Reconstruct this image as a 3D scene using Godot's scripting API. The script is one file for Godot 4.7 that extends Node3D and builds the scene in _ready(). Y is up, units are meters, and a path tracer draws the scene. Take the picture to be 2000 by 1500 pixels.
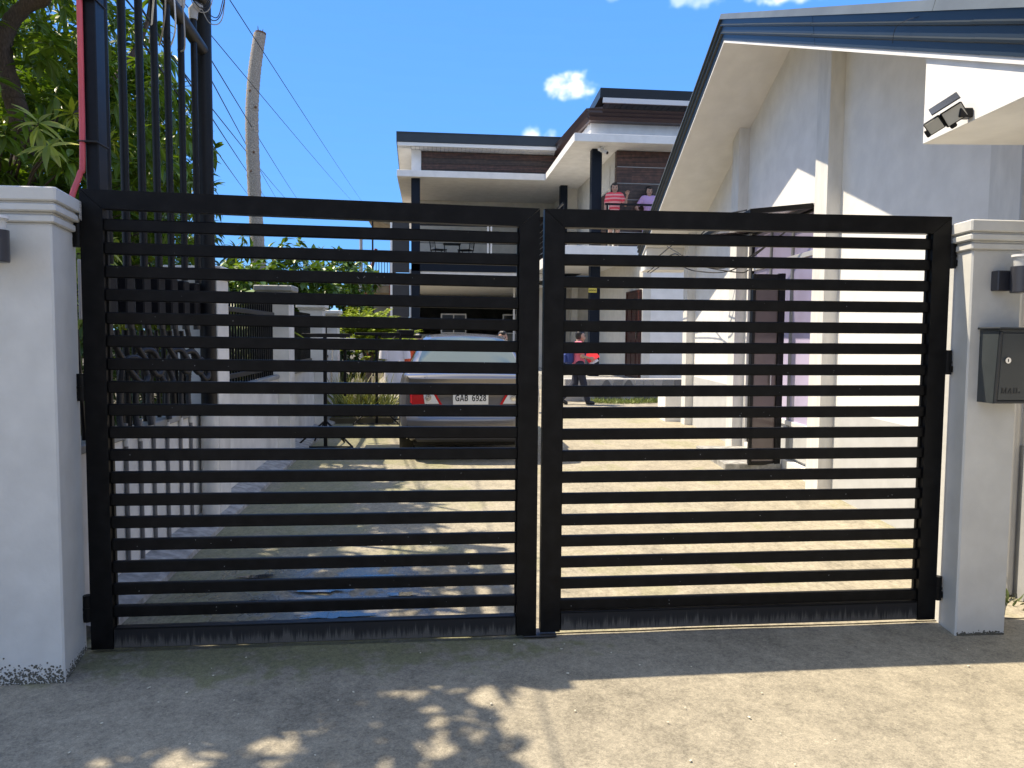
extends Node3D

var M := {}
var used := {}
var rng := RandomNumberGenerator.new()
var TX := {}


class Geo:
	var v := PackedVector3Array()
	var n := PackedVector3Array()
	var uv := PackedVector2Array()
	var c := PackedColorArray()
	var col := Color.WHITE

	func tri(a: Vector3, b: Vector3, d: Vector3, na: Vector3, nb: Vector3, nd: Vector3, ua := Vector2.ZERO, ub := Vector2.ZERO, ud := Vector2.ZERO) -> void:
		# wound clockwise as seen from the side that the normals face
		if (b - a).cross(d - a).dot(na + nb + nd) > 0.0:
			v.append_array([a, d, b]); n.append_array([na, nd, nb]); uv.append_array([ua, ud, ub])
		else:
			v.append_array([a, b, d]); n.append_array([na, nb, nd]); uv.append_array([ua, ub, ud])
		c.append_array([col, col, col])

	func face(p: Array, out: Vector3, uvs := []) -> void:
		var nn: Vector3 = (p[1] - p[0]).cross(p[2] - p[0]).normalized()
		if nn.dot(out) < 0.0:
			nn = -nn
		for i in range(1, p.size() - 1):
			if uvs.is_empty():
				tri(p[0], p[i], p[i + 1], nn, nn, nn)
			else:
				tri(p[0], p[i], p[i + 1], nn, nn, nn, uvs[0], uvs[i], uvs[i + 1])

	func box(at: Vector3, size: Vector3, bev := 0.0, basis := Basis.IDENTITY) -> void:
		var h := size * 0.5
		var b := minf(bev, minf(h.x, minf(h.y, h.z)) * 0.9)
		for ax in 3:
			var a1 := (ax + 1) % 3
			var a2 := (ax + 2) % 3
			for s in [-1.0, 1.0]:
				var pts := []
				for q in [[-1, -1], [1, -1], [1, 1], [-1, 1]]:
					var p := Vector3.ZERO
					p[ax] = s * h[ax]
					p[a1] = q[0] * (h[a1] - b)
					p[a2] = q[1] * (h[a2] - b)
					pts.append(at + basis * p)
				var o := Vector3.ZERO
				o[ax] = s
				face(pts, basis * o)
		if b <= 0.0:
			return
		for ax in 3:
			var a1 := (ax + 1) % 3
			var a2 := (ax + 2) % 3
			for s1 in [-1.0, 1.0]:
				for s2 in [-1.0, 1.0]:
					var pts := []
					for q in [[-1.0, 0], [1.0, 0], [1.0, 1], [-1.0, 1]]:
						var p := Vector3.ZERO
						p[ax] = q[0] * (h[ax] - b)
						p[a1] = s1 * (h[a1] - (b if q[1] == 1 else 0.0))
						p[a2] = s2 * (h[a2] - (0.0 if q[1] == 1 else b))
						pts.append(at + basis * p)
					var o := Vector3.ZERO
					o[a1] = s1
					o[a2] = s2
					face(pts, basis * o)
		for sx in [-1.0, 1.0]:
			for sy in [-1.0, 1.0]:
				for sz in [-1.0, 1.0]:
					face([at + basis * Vector3(sx * h.x, sy * (h.y - b), sz * (h.z - b)), at + basis * Vector3(sx * (h.x - b), sy * h.y, sz * (h.z - b)), at + basis * Vector3(sx * (h.x - b), sy * (h.y - b), sz * h.z)], basis * Vector3(sx, sy, sz))

	func span(a: Vector3, b: Vector3, bev := 0.0) -> void:
		box((a + b) * 0.5, (b - a).abs(), bev)

	func tube(pts: Array, rad: Array, sides := 8, caps := true, squash := 1.0) -> void:
		var rings := []
		var norms := []
		var up := Vector3.UP
		var side := Vector3.ZERO
		for i in pts.size():
			var d: Vector3 = (pts[mini(i + 1, pts.size() - 1)] - pts[maxi(i - 1, 0)]).normalized()
			if side == Vector3.ZERO:
				side = d.cross(up if absf(d.y) < 0.9 else Vector3.RIGHT).normalized()
			else:
				side = (side - d * side.dot(d)).normalized()
			var w := d.cross(side).normalized()
			var ring := []
			var nr := []
			var r: float = rad[mini(i, rad.size() - 1)]
			for k in sides:
				var a := TAU * k / sides
				var q := side * cos(a) + w * sin(a) * squash
				ring.append(pts[i] + q * r)
				nr.append((side * cos(a) * squash + w * sin(a)).normalized())
			rings.append(ring)
			norms.append(nr)
		var len := 0.0
		for i in pts.size() - 1:
			var l2: float = len + (pts[i + 1] - pts[i]).length()
			for k in sides:
				var k2 := (k + 1) % sides
				var u0 := float(k) / sides
				var u1 := float(k + 1) / sides
				tri(rings[i][k], rings[i][k2], rings[i + 1][k2], norms[i][k], norms[i][k2], norms[i + 1][k2], Vector2(u0, len), Vector2(u1, len), Vector2(u1, l2))
				tri(rings[i][k], rings[i + 1][k2], rings[i + 1][k], norms[i][k], norms[i + 1][k2], norms[i + 1][k], Vector2(u0, len), Vector2(u1, l2), Vector2(u0, l2))
			len = l2
		if caps:
			face(rings[0], pts[0] - pts[1])
			face(rings[-1], pts[-1] - pts[-2])

	func rod(a: Vector3, b: Vector3, r: float, sides := 8) -> void:
		tube([a, b], [r], sides)

	func prism(poly: PackedVector2Array, z0: float, z1: float, xf := Transform3D.IDENTITY) -> void:
		# polygon in local x, y pushed from z0 to z1
		var idx := Geometry2D.triangulate_polygon(poly)
		for z in [z0, z1]:
			var o := xf.basis * Vector3(0, 0, signf(z - (z0 + z1) * 0.5))
			for i in range(0, idx.size(), 3):
				var p := []
				for j in 3:
					p.append(xf * Vector3(poly[idx[i + j]].x, poly[idx[i + j]].y, z))
				face(p, o)
		var ccw := not Geometry2D.is_polygon_clockwise(poly)
		for i in poly.size():
			var a := poly[i]
			var b := poly[(i + 1) % poly.size()]
			var e := b - a
			var o := xf.basis * (Vector3(e.y, -e.x, 0) * (1.0 if ccw else -1.0))
			face([xf * Vector3(a.x, a.y, z0), xf * Vector3(b.x, b.y, z0), xf * Vector3(b.x, b.y, z1), xf * Vector3(a.x, a.y, z1)], o)

	func loft(ra: Array, rb: Array) -> void:
		# two closed sections joined by flat sides and capped
		var mid := Vector3.ZERO
		for p in ra:
			mid += p
		mid /= ra.size()
		var axis: Vector3 = rb[0] - ra[0]
		var area := Vector3.ZERO
		for i in ra.size():
			area += (ra[i] - mid).cross(ra[(i + 1) % ra.size()] - mid)
		var sgn := 1.0 if area.dot(axis) > 0 else -1.0
		for i in ra.size():
			var j := (i + 1) % ra.size()
			var o: Vector3 = (ra[j] - ra[i]).cross(axis) * sgn
			face([ra[i], ra[j], rb[j], rb[i]], o)
		var bx := Vector3(axis.z, 0, -axis.x)
		if bx.length() < 0.001:
			bx = Vector3.RIGHT
		bx = bx.normalized()
		var by := axis.normalized().cross(bx)
		var flat := PackedVector2Array()
		for p in ra:
			flat.append(Vector2((p - mid).dot(bx), (p - mid).dot(by)))
		var idx := Geometry2D.triangulate_polygon(flat)
		for i in range(0, idx.size(), 3):
			face([ra[idx[i]], ra[idx[i + 1]], ra[idx[i + 2]]], -axis)
			face([rb[idx[i]], rb[idx[i + 1]], rb[idx[i + 2]]], axis)

	func lathe(prof: Array, sides: int, xf := Transform3D.IDENTITY) -> void:
		for i in prof.size() - 1:
			var a: Vector2 = prof[i]
			var b: Vector2 = prof[i + 1]
			if a.distance_to(b) < 0.0001:
				continue
			var nr := Vector2(b.y - a.y, a.x - b.x).normalized()
			for k in sides:
				var t0 := TAU * k / sides
				var t1 := TAU * (k + 1) / sides
				var d0 := Vector3(cos(t0), 0, sin(t0))
				var d1 := Vector3(cos(t1), 0, sin(t1))
				var n0 := (xf.basis * (d0 * nr.x + Vector3.UP * nr.y)).normalized()
				var n1 := (xf.basis * (d1 * nr.x + Vector3.UP * nr.y)).normalized()
				var p00 := xf * (d0 * a.x + Vector3.UP * a.y)
				var p10 := xf * (d1 * a.x + Vector3.UP * a.y)
				var p01 := xf * (d0 * b.x + Vector3.UP * b.y)
				var p11 := xf * (d1 * b.x + Vector3.UP * b.y)
				if a.x > 0.0001:
					tri(p00, p10, p11, n0, n1, n1)
				if b.x > 0.0001:
					tri(p00, p11, p01, n0, n1, n0)

	func patch(rows: Array, out: Vector3 = Vector3.ZERO, center := Vector3.ZERO, two := false) -> void:
		# smooth grid of points; faces away from center, or along out
		var h := rows.size()
		var w: int = rows[0].size()
		var nn := []
		for i in h:
			var r := []
			for j in w:
				var du: Vector3 = rows[i][mini(j + 1, w - 1)] - rows[i][maxi(j - 1, 0)]
				var dv: Vector3 = rows[mini(i + 1, h - 1)][j] - rows[maxi(i - 1, 0)][j]
				var q := du.cross(dv).normalized()
				r.append(q)
			nn.append(r)
		var s := 0.0
		for i in h:
			for j in w:
				s += nn[i][j].dot(out if out != Vector3.ZERO else rows[i][j] - center)
		var g := 1.0 if s >= 0.0 else -1.0
		for i in h - 1:
			for j in w - 1:
				var u0 := Vector2(float(j) / (w - 1), float(i) / (h - 1))
				var u1 := Vector2(float(j + 1) / (w - 1), float(i + 1) / (h - 1))
				tri(rows[i][j], rows[i][j + 1], rows[i + 1][j + 1], nn[i][j] * g, nn[i][j + 1] * g, nn[i + 1][j + 1] * g, u0, Vector2(u1.x, u0.y), u1)
				tri(rows[i][j], rows[i + 1][j + 1], rows[i + 1][j], nn[i][j] * g, nn[i + 1][j + 1] * g, nn[i + 1][j] * g, u0, u1, Vector2(u0.x, u1.y))

	func ball(at: Vector3, r: Vector3, rings := 6, sides := 10) -> void:
		var prof := []
		for i in rings + 1:
			var a := -PI / 2 + PI * i / rings
			prof.append(Vector2(cos(a), sin(a)))
		for i in rings:
			for k in sides:
				var q := []
				var qn := []
				for w in [[i, k], [i, k + 1], [i + 1, k + 1], [i + 1, k]]:
					var t = TAU * w[1] / sides
					var d := Vector3(prof[w[0]].x * cos(t), prof[w[0]].y, prof[w[0]].x * sin(t))
					q.append(at + d * r)
					qn.append((d / r).normalized())
				tri(q[0], q[1], q[2], qn[0], qn[1], qn[2])
				tri(q[0], q[2], q[3], qn[0], qn[2], qn[3])

	func moved(xf: Transform3D) -> Geo:
		var g := Geo.new()
		for i in v.size():
			g.v.append(xf * v[i])
			g.n.append((xf.basis * n[i]).normalized())
		g.uv = uv.duplicate()
		g.c = c.duplicate()
		return g

	func join(o: Geo) -> void:
		v.append_array(o.v); n.append_array(o.n); uv.append_array(o.uv); c.append_array(o.c)

	func mesh() -> ArrayMesh:
		var a := []
		a.resize(Mesh.ARRAY_MAX)
		a[Mesh.ARRAY_VERTEX] = v
		a[Mesh.ARRAY_NORMAL] = n
		a[Mesh.ARRAY_TEX_UV] = uv
		a[Mesh.ARRAY_COLOR] = c
		var m := ArrayMesh.new()
		m.add_surface_from_arrays(Mesh.PRIMITIVE_TRIANGLES, a)
		return m


# ---------------------------------------------------------------- naming and placing
func numbered(parent: Node, called: String) -> String:
	var key := "%d/%s" % [parent.get_instance_id(), called]
	var k: int = used.get(key, 0)
	used[key] = k + 1
	return called if k == 0 else "%s_%03d" % [called, k]


func tag(o: Node, label: String, category := "", group := "") -> void:
	o.set_meta("label", label)
	if category:
		o.set_meta("category", category)
	if group:
		o.set_meta("group", group)


func thing(called: String, label: String, category: String, at := Vector3.ZERO, turn := 0.0, group := "") -> Node3D:
	var o := Node3D.new()
	o.name = numbered(self, called)
	add_child(o, true)
	o.position = at
	o.rotation.y = turn
	tag(o, label, category, group)
	return o


func add(parent: Node, called: String, g: Variant, mat: Material, at := Vector3.ZERO) -> MeshInstance3D:
	var o := MeshInstance3D.new()
	o.name = numbered(parent, called)
	o.mesh = g.mesh() if g is Geo else g
	o.material_override = mat
	o.position = at
	parent.add_child(o, true)
	return o


func solo(called: String, label: String, category: String, g: Variant, mat: Material, group := "", at := Vector3.ZERO) -> MeshInstance3D:
	var o := add(self, called, g, mat, at)
	tag(o, label, category, group)
	return o


func struct(called: String, g: Variant, mat: Material, label := "") -> MeshInstance3D:
	var o := add(self, called, g, mat)
	o.set_meta("kind", "structure")
	if label:
		o.set_meta("label", label)
	return o


func boxg(a: Vector3, b: Vector3, bev := 0.0) -> Geo:
	var g := Geo.new()
	g.span(a, b, bev)
	return g


func rodg(a: Vector3, b: Vector3, r: float, sides := 10) -> Geo:
	var g := Geo.new()
	g.rod(a, b, r, sides)
	return g


func tubeg(pts: Array, rad: Array, sides := 8) -> Geo:
	var g := Geo.new()
	g.tube(pts, rad, sides)
	return g


func arc(pts: Array, steps := 6) -> Array:
	# Catmull-Rom through points
	var out := []
	for i in pts.size() - 1:
		var p0: Vector3 = pts[maxi(i - 1, 0)]
		var p1: Vector3 = pts[i]
		var p2: Vector3 = pts[i + 1]
		var p3: Vector3 = pts[mini(i + 2, pts.size() - 1)]
		for k in steps:
			out.append(p1.cubic_interpolate(p2, p0, p3, float(k) / steps))
	out.append(pts[-1])
	return out


func lin(r: float, g: float, b: float) -> Color:
	return Color(r, g, b).linear_to_srgb()


# ---------------------------------------------------------------- textures and materials
func noise_tex(key: String, freq: float, lo: float, hi: float, octaves := 5, seed_ := 1, size := 512, kind := FastNoiseLite.TYPE_SIMPLEX_SMOOTH) -> NoiseTexture2D:
	if TX.has(key):
		return TX[key]
	var f := FastNoiseLite.new()
	f.seed = seed_
	f.noise_type = kind
	f.frequency = freq
	f.fractal_octaves = octaves
	f.fractal_gain = 0.55
	var t := NoiseTexture2D.new()
	t.width = size
	t.height = size
	t.seamless = true
	t.noise = f
	var r := Gradient.new()
	r.set_color(0, Color(lo, lo, lo))
	r.set_color(1, Color(hi, hi, hi))
	t.color_ramp = r
	TX[key] = t
	return t


func mat(key: String, color: Color, rough := 0.7, tex: Texture2D = null, scale := Vector3.ONE, bump: Texture2D = null, bump_cm := 0.2, metal := 0.0, spec := 0.5) -> StandardMaterial3D:
	var m := StandardMaterial3D.new()
	m.resource_name = key
	m.albedo_color = color
	m.roughness = rough
	m.metallic = metal
	m.metallic_specular = spec
	if tex or bump:
		m.uv1_triplanar = true
		m.uv1_world_triplanar = true
		m.uv1_scale = scale
	if tex:
		m.albedo_texture = tex
	if bump:
		m.heightmap_enabled = true
		m.heightmap_texture = bump
		m.heightmap_scale = bump_cm
	M[key] = m
	return m


func leafy(key: String, color: Color, back: float, rough := 0.45) -> void:
	var m := mat(key, color, rough)
	m.vertex_color_use_as_albedo = true
	m.cull_mode = BaseMaterial3D.CULL_DISABLED
	m.backlight_enabled = true
	m.backlight = Color(back, back, back * 0.6)


func make_materials() -> void:
	var fine := noise_tex("fine", 0.05, 0.82, 1.0, 6, 3)
	var blotch := noise_tex("blotch", 0.006, 0.80, 1.0, 6, 5)
	var soft := noise_tex("soft", 0.008, 0.93, 1.0, 5, 8)
	var hgt := noise_tex("height", 0.03, 0.0, 1.0, 6, 11)
	var streak := noise_tex("streak", 0.02, 0.90, 1.0, 4, 17)
	var scratch := noise_tex("scratch", 0.012, 0.55, 1.0, 6, 23)
	var up := Vector3(1, 1, 1)
	# plaster and paint
	mat("grey_paint", lin(0.62, 0.62, 0.59), 0.62, soft, up * 0.9, hgt, 0.12)
	mat("white_paint", lin(0.82, 0.81, 0.785), 0.65, soft, up * 0.7, hgt, 0.1)
	mat("fence_white", lin(0.80, 0.79, 0.75), 0.65, blotch, up * 0.5, hgt, 0.15)
	mat("dado_paint", lin(0.52, 0.53, 0.535), 0.6, soft, up * 0.8, hgt, 0.12)
	mat("lower_grey", lin(0.36, 0.37, 0.38), 0.6, soft, up * 0.8, hgt, 0.12)
	mat("cream_paint", lin(0.68, 0.66, 0.60), 0.65, soft, up * 0.8, hgt, 0.1)
	mat("soffit", lin(0.78, 0.775, 0.76), 0.7, soft, up * 0.7)
	mat("slab_white", lin(0.80, 0.795, 0.785), 0.65, soft, up * 0.6)
	mat("navy", lin(0.006, 0.011, 0.022), 0.55, soft, up, null, 0.0, 0.0, 0.3)
	mat("dark_grey", lin(0.030, 0.031, 0.036), 0.6, soft, up)
	mat("interior_dark", lin(0.03, 0.03, 0.032), 0.7)
	mat("carport_wall", lin(0.30, 0.305, 0.295), 0.7, blotch, up * 0.5)
	# metal
	mat("gate_black", lin(0.0082, 0.0080, 0.0084), 0.46, scratch, Vector3(1.5, 1.5, 1.5), hgt, 0.02, 0.0, 0.30)
	mat("bar_black", lin(0.0055, 0.006, 0.0085), 0.42, scratch, up * 2.0, null, 0.0, 0.0, 0.36)
	mat("beam_black", lin(0.018, 0.018, 0.018), 0.45, scratch, up * 2.0)
	mat("pvc_red", lin(0.62, 0.09, 0.11), 0.4, soft, up)
	mat("pvc_grey", lin(0.44, 0.44, 0.44), 0.5, soft, up * 2.0)
	mat("pipe_shade_grey", lin(0.17, 0.17, 0.175), 0.55, soft, up * 2.0)  # white pipes coloured dark grey to stand in for their shaded side
	mat("pale_grey", lin(0.30, 0.31, 0.31), 0.55, blotch, up)
	mat("hose_black", lin(0.012, 0.012, 0.014), 0.55)
	mat("meter_black", lin(0.003, 0.003, 0.005), 0.55, null, up, null, 0.0, 0.0, 0.3)
	mat("wire_black", lin(0.012, 0.012, 0.013), 0.6)
	mat("wire_grey", lin(0.33, 0.31, 0.28), 0.6)
	mat("wire_white", lin(0.7, 0.7, 0.68), 0.5)
	mat("roof_slate", lin(0.028, 0.040, 0.055), 0.42, soft, up * 0.6, null, 0.0, 0.0, 0.42)
	mat("roof_dull", lin(0.07, 0.085, 0.09), 0.45, blotch, up * 0.6)
	mat("roof_edge", lin(0.105, 0.13, 0.15), 0.5, blotch, up * 0.6)
	mat("roof_brown", lin(0.055, 0.030, 0.028), 0.38, soft, up * 0.6)
	mat("chrome", lin(0.7, 0.7, 0.7), 0.2, null, up, null, 0.0, 1.0)
	mat("alu_white", lin(0.72, 0.72, 0.72), 0.4)
	mat("rust_red", lin(0.30, 0.055, 0.025), 0.6, blotch, up * 2.0)
	mat("tan_board", lin(0.34, 0.27, 0.17), 0.8, blotch, up)
	# wood
	var wood := wood_image()
	var w := mat("wood_dark", lin(0.165, 0.078, 0.056), 0.5, wood, Vector3(0.6, 0.6, 0.6))
	w.resource_name = "wood_dark"
	mat("wood_darker", lin(0.105, 0.066, 0.054), 0.5, wood, Vector3(0.6, 0.6, 0.6))
	mat("door_red", lin(0.10, 0.022, 0.014), 0.4, wood, Vector3(0.9, 0.9, 0.9))
	mat("bark", lin(0.15, 0.11, 0.085), 0.9, noise_tex("bark", 0.03, 0.55, 1.0, 6, 31), Vector3(4, 1.2, 4), hgt, 0.8)
	mat("palm_bark", lin(0.66, 0.57, 0.48), 0.9, noise_tex("palm", 0.025, 0.5, 1.0, 6, 37), Vector3(2, 2, 2), hgt, 1.0)
	mat("palm_end", lin(0.20, 0.11, 0.06), 0.95, fine, up * 3)
	# glass
	mat("lilac_glass", lin(0.54, 0.49, 0.70), 0.15, soft, up * 0.4)
	mat("brown_glass", lin(0.13, 0.105, 0.10), 0.1, soft, up)
	var cg := mat("clear_glass", Color(0.95, 0.97, 0.97, 0.12), 0.08)
	cg.transparency = BaseMaterial3D.TRANSPARENCY_ALPHA
	cg.cull_mode = BaseMaterial3D.CULL_DISABLED
	var lg := mat("lamp_glass", Color(0.93, 0.93, 0.92, 0.5), 0.3)
	lg.transparency = BaseMaterial3D.TRANSPARENCY_ALPHA
	lg.cull_mode = BaseMaterial3D.CULL_DISABLED
	mat("car_glass", lin(0.055, 0.08, 0.085), 0.05, null, up, null, 0.0, 0.0, 0.7)
	mat("sky_glass", lin(0.02, 0.025, 0.03), 0.06)
	var sgl := mat("sash_glass", Color(0.55, 0.50, 0.50, 0.35), 0.08)
	sgl.transparency = BaseMaterial3D.TRANSPARENCY_ALPHA
	sgl.cull_mode = BaseMaterial3D.CULL_DISABLED
	mat("led_face", lin(0.42, 0.41, 0.36), 0.35)
	mat("solar", lin(0.02, 0.022, 0.03), 0.25)
	# car
	var cp := mat("car_paint", lin(0.18, 0.168, 0.16), 0.30, null, up, null, 0.0, 0.75)
	cp.clearcoat_enabled = true
	cp.clearcoat = 1.0
	cp.clearcoat_roughness = 0.05
	mat("rubber", lin(0.012, 0.012, 0.012), 0.85)
	mat("tail_red", lin(0.42, 0.006, 0.012), 0.12)
	mat("tail_clear", lin(0.66, 0.66, 0.66), 0.12)
	mat("plate_white", lin(0.72, 0.73, 0.72), 0.45)
	mat("ink", lin(0.01, 0.011, 0.013), 0.6)
	# stone and ground
	mat("stone_a", lin(0.30, 0.30, 0.30), 0.85, fine, up * 2, hgt, 1.0)
	mat("stone_b", lin(0.19, 0.19, 0.195), 0.85, fine, up * 2, hgt, 1.0)
	mat("stone_c", lin(0.44, 0.43, 0.43), 0.85, fine, up * 2, hgt, 1.0)
	mat("mortar", lin(0.48, 0.47, 0.45), 0.9, fine, up)
	mat("concrete", lin(0.44, 0.395, 0.305), 0.85, noise_tex("conc", 0.012, 0.62, 1.0, 7, 41, 1024), Vector3(0.25, 0.25, 0.25), hgt, 0.4)
	mat("soil", lin(0.10, 0.085, 0.05), 0.95, blotch, up * 0.3)
	mat("lawn_base", lin(0.06, 0.075, 0.03), 0.95, blotch, up * 0.3)
	mat("kerb", lin(0.52, 0.51, 0.48), 0.8, noise_tex("kerbn", 0.02, 0.55, 1.0, 6, 43), up * 0.8, hgt, 0.3)
	mat("moss_line", lin(0.13, 0.125, 0.10), 0.95, fine, up * 2)
	mat("bare_plaster", lin(0.72, 0.70, 0.66), 0.9, noise_tex("patchn", 0.05, 0.4, 1.0, 6, 47), up * 4)
	# people and cloth
	mat("skin", lin(0.42, 0.25, 0.18), 0.55)
	mat("hair", lin(0.012, 0.010, 0.009), 0.45)
	mat("cloth_pink", lin(0.72, 0.16, 0.24), 0.85)
	mat("cloth_coral", lin(0.75, 0.06, 0.09), 0.85)
	mat("cloth_pale_coral", lin(0.80, 0.34, 0.33), 0.85)
	mat("cloth_lavender", lin(0.50, 0.32, 0.56), 0.85)
	mat("cloth_navy", lin(0.015, 0.018, 0.035), 0.85)
	mat("cloth_blue", lin(0.015, 0.035, 0.17), 0.75)
	mat("cloth_white", lin(0.74, 0.72, 0.78), 0.85)
	mat("cloth_orange", lin(0.75, 0.12, 0.04), 0.85)
	mat("cloth_red", lin(0.80, 0.015, 0.02), 0.5)
	mat("cloth_dark", lin(0.03, 0.025, 0.03), 0.85)
	mat("paper", lin(0.75, 0.76, 0.74), 0.7)
	mat("sign_yellow", lin(0.70, 0.60, 0.10), 0.6)
	mat("shoe", lin(0.02, 0.02, 0.022), 0.5)
	mat("leaf_litter", lin(0.62, 0.58, 0.45), 0.8)
	# leaves carry a tint of their own
	leafy("leaf_mango", Color.WHITE, 0.85, 0.4)
	leafy("leaf_fine", Color.WHITE, 0.7, 0.55)
	leafy("leaf_bush", Color.WHITE, 0.75, 0.34)
	leafy("leaf_grass", Color.WHITE, 0.6, 0.5)


func wood_image() -> Texture2D:
	var f := FastNoiseLite.new()
	f.seed = 71
	f.frequency = 0.02
	f.fractal_octaves = 5
	var im := f.get_seamless_image(512, 512)
	var out := Image.create(512, 512, false, Image.FORMAT_RGB8)
	for y in 512:
		for x in 512:
			# grain runs along the first axis
			var g := im.get_pixel((x / 8 + y * 3) % 512, (y * 4 + x / 16) % 512).r
			var h := im.get_pixel(x % 512, y).r
			var k := clampf(0.55 + 0.75 * (g - 0.35) + 0.35 * (h - 0.5), 0.3, 1.0)
			out.set_pixel(x, y, Color(k, k * 0.98, k * 0.96))
	return ImageTexture.create_from_image(out)


# ---------------------------------------------------------------- camera, sky, sun
func make_world() -> void:
	var cam := Camera3D.new()
	cam.name = "camera"
	cam.fov = 53.0
	cam.near = 0.05
	cam.far = 600.0
	cam.position = Vector3(0, 1.45, 0)
	cam.rotation_degrees = Vector3(-3.65, -6.0, 0.45)
	cam.current = true
	add_child(cam)
	var env := Environment.new()
	env.background_mode = Environment.BG_SKY
	var sky := Sky.new()
	var sm := PanoramaSkyMaterial.new()
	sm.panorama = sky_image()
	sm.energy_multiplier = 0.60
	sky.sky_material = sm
	env.sky = sky
	env.sky_rotation = Vector3(0, PI, 0)
	env.tonemap_mode = Environment.TONE_MAPPER_LINEAR
	env.tonemap_exposure = 2.3
	env.sdfgi_enabled = true
	env.ssao_enabled = true
	env.ssil_enabled = true
	var we := WorldEnvironment.new()
	we.name = "world"
	we.environment = env
	add_child(we)
	var sun := DirectionalLight3D.new()
	sun.name = "sun"
	sun.light_energy = 1.2
	sun.light_color = Color(1.0, 0.94, 0.84)
	sun.light_angular_distance = 0.5
	sun.shadow_enabled = true
	sun.basis = Basis.looking_at(Vector3(0.525, -1.0, 0.22).normalized(), Vector3.UP)
	add_child(sun)


func sky_image() -> Texture2D:
	# clear blue with fair-weather cumulus: the few clouds in view one by one, more cloud added out of view to neutralise the fill light
	var w0 := 1024
	var h0 := 512
	var im := Image.create(w0, h0, false, Image.FORMAT_RGB8)
	var f := FastNoiseLite.new()
	f.seed = 19
	f.frequency = 1.0
	f.fractal_octaves = 6
	f.fractal_gain = 0.52
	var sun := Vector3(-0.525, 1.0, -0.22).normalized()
	for y in h0:
		var el := 90.0 - (y + 0.5) / h0 * 180.0
		var k := clampf(el / 38.0, 0.0, 1.0)
		var c := Color(0.475, 0.735, 0.985).lerp(Color(0.305, 0.55, 0.945), pow(k, 0.7))
		c = c.lerp(Color(0.27, 0.49, 0.89), clampf((el - 38.0) / 52.0, 0, 1))
		if el < 6.0:
			c = c.lerp(Color(0.66, 0.83, 0.97), clampf((6.0 - el) / 8.0, 0, 1))
		if el < -1.0:
			im.fill_rect(Rect2i(0, y, w0, 1), c)
			continue
		var ce := cos(deg_to_rad(el))
		var se := sin(deg_to_rad(el))
		for x in w0:
			var az := TAU * (x + 0.5) / w0 + PI
			var d := Vector3(sin(az) * ce, se, -cos(az) * ce)
			var q := c
			# whitish air round the sun, added to make the shade less blue
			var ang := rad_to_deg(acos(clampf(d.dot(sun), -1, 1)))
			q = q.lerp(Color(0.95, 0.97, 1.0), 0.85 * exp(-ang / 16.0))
			# mask that keeps the added fill-light cloud out of the view
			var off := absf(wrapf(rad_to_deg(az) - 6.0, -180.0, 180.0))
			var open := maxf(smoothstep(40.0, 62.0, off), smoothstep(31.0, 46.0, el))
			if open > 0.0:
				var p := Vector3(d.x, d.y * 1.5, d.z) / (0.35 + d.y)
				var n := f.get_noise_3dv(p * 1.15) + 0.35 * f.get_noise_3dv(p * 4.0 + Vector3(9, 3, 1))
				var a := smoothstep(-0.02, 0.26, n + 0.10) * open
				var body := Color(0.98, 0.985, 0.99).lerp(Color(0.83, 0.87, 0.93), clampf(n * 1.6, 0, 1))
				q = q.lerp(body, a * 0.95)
			im.set_pixel(x, y, q)
	im.resize(4096, 2048, Image.INTERPOLATE_CUBIC)
	var w := 4096
	var h := 2048
	# azimuth (degrees to the right of the camera's way), height, half width, half height, strength
	var clouds := [[3.9, 17.5, 2.0, 1.1, 1.0], [1.2, 14.2, 0.8, 0.8, 0.85], [2.4, 14.1, 0.8, 0.7, 0.85], [12.5, 22.5, 2.0, 0.75, 0.6], [19.7, 22.2, 3.2, 0.8, 0.95], [7.3, 22.9, 0.8, 0.4, 0.55]]
	f.frequency = 0.05
	for cl in clouds:
		# the camera looks 6 degrees to the right of -Z, the middle of the turned panorama
		var cx: float = w * 0.5 + (cl[0] + 6.0) / 360.0 * w
		var cy: float = (90.0 - cl[1]) / 180.0 * h
		var rx: float = cl[2] / 360.0 * w / cos(deg_to_rad(cl[1]))
		var ry: float = cl[3] / 180.0 * h
		for y in range(int(cy - ry * 1.6), int(cy + ry * 1.6)):
			for x in range(int(cx - rx * 1.6), int(cx + rx * 1.6)):
				var dx := (x - cx) / rx
				var dy := (y - cy) / ry
				var q := f.get_noise_2d(x * 0.8 + cl[0] * 31.0, y * 1.1)
				var q2 := f.get_noise_2d(x * 2.4 + 900.0, y * 3.0)
				var low := 1.6 if dy > 0.2 else 0.9
				var d := 1.0 - dx * dx - dy * dy * low + q * 1.25 + q2 * 0.22
				var a: float = smoothstep(0.0, 1.25, d) * cl[4]
				if a <= 0.003:
					continue
				var bse := im.get_pixel(posmod(x, w), y)
				var wht := Color(0.99, 0.99, 1.0).lerp(Color(0.86, 0.90, 0.96), clampf(0.6 * dy + 0.2 - q, 0, 1) * 0.6)
				im.set_pixel(posmod(x, w), y, bse.lerp(wht, clampf(a, 0, 0.97)))
	return ImageTexture.create_from_image(im)


# ---------------------------------------------------------------- ground
func noise_img(seed_: int, freq: float, oct: int, size: int, kind := FastNoiseLite.TYPE_SIMPLEX_SMOOTH) -> PackedByteArray:
	var f := FastNoiseLite.new()
	f.seed = seed_
	f.noise_type = kind
	f.frequency = freq
	f.fractal_octaves = oct
	f.fractal_gain = 0.6
	var im := f.get_image(size, size)
	im.convert(Image.FORMAT_L8)
	return im.get_data()


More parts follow.
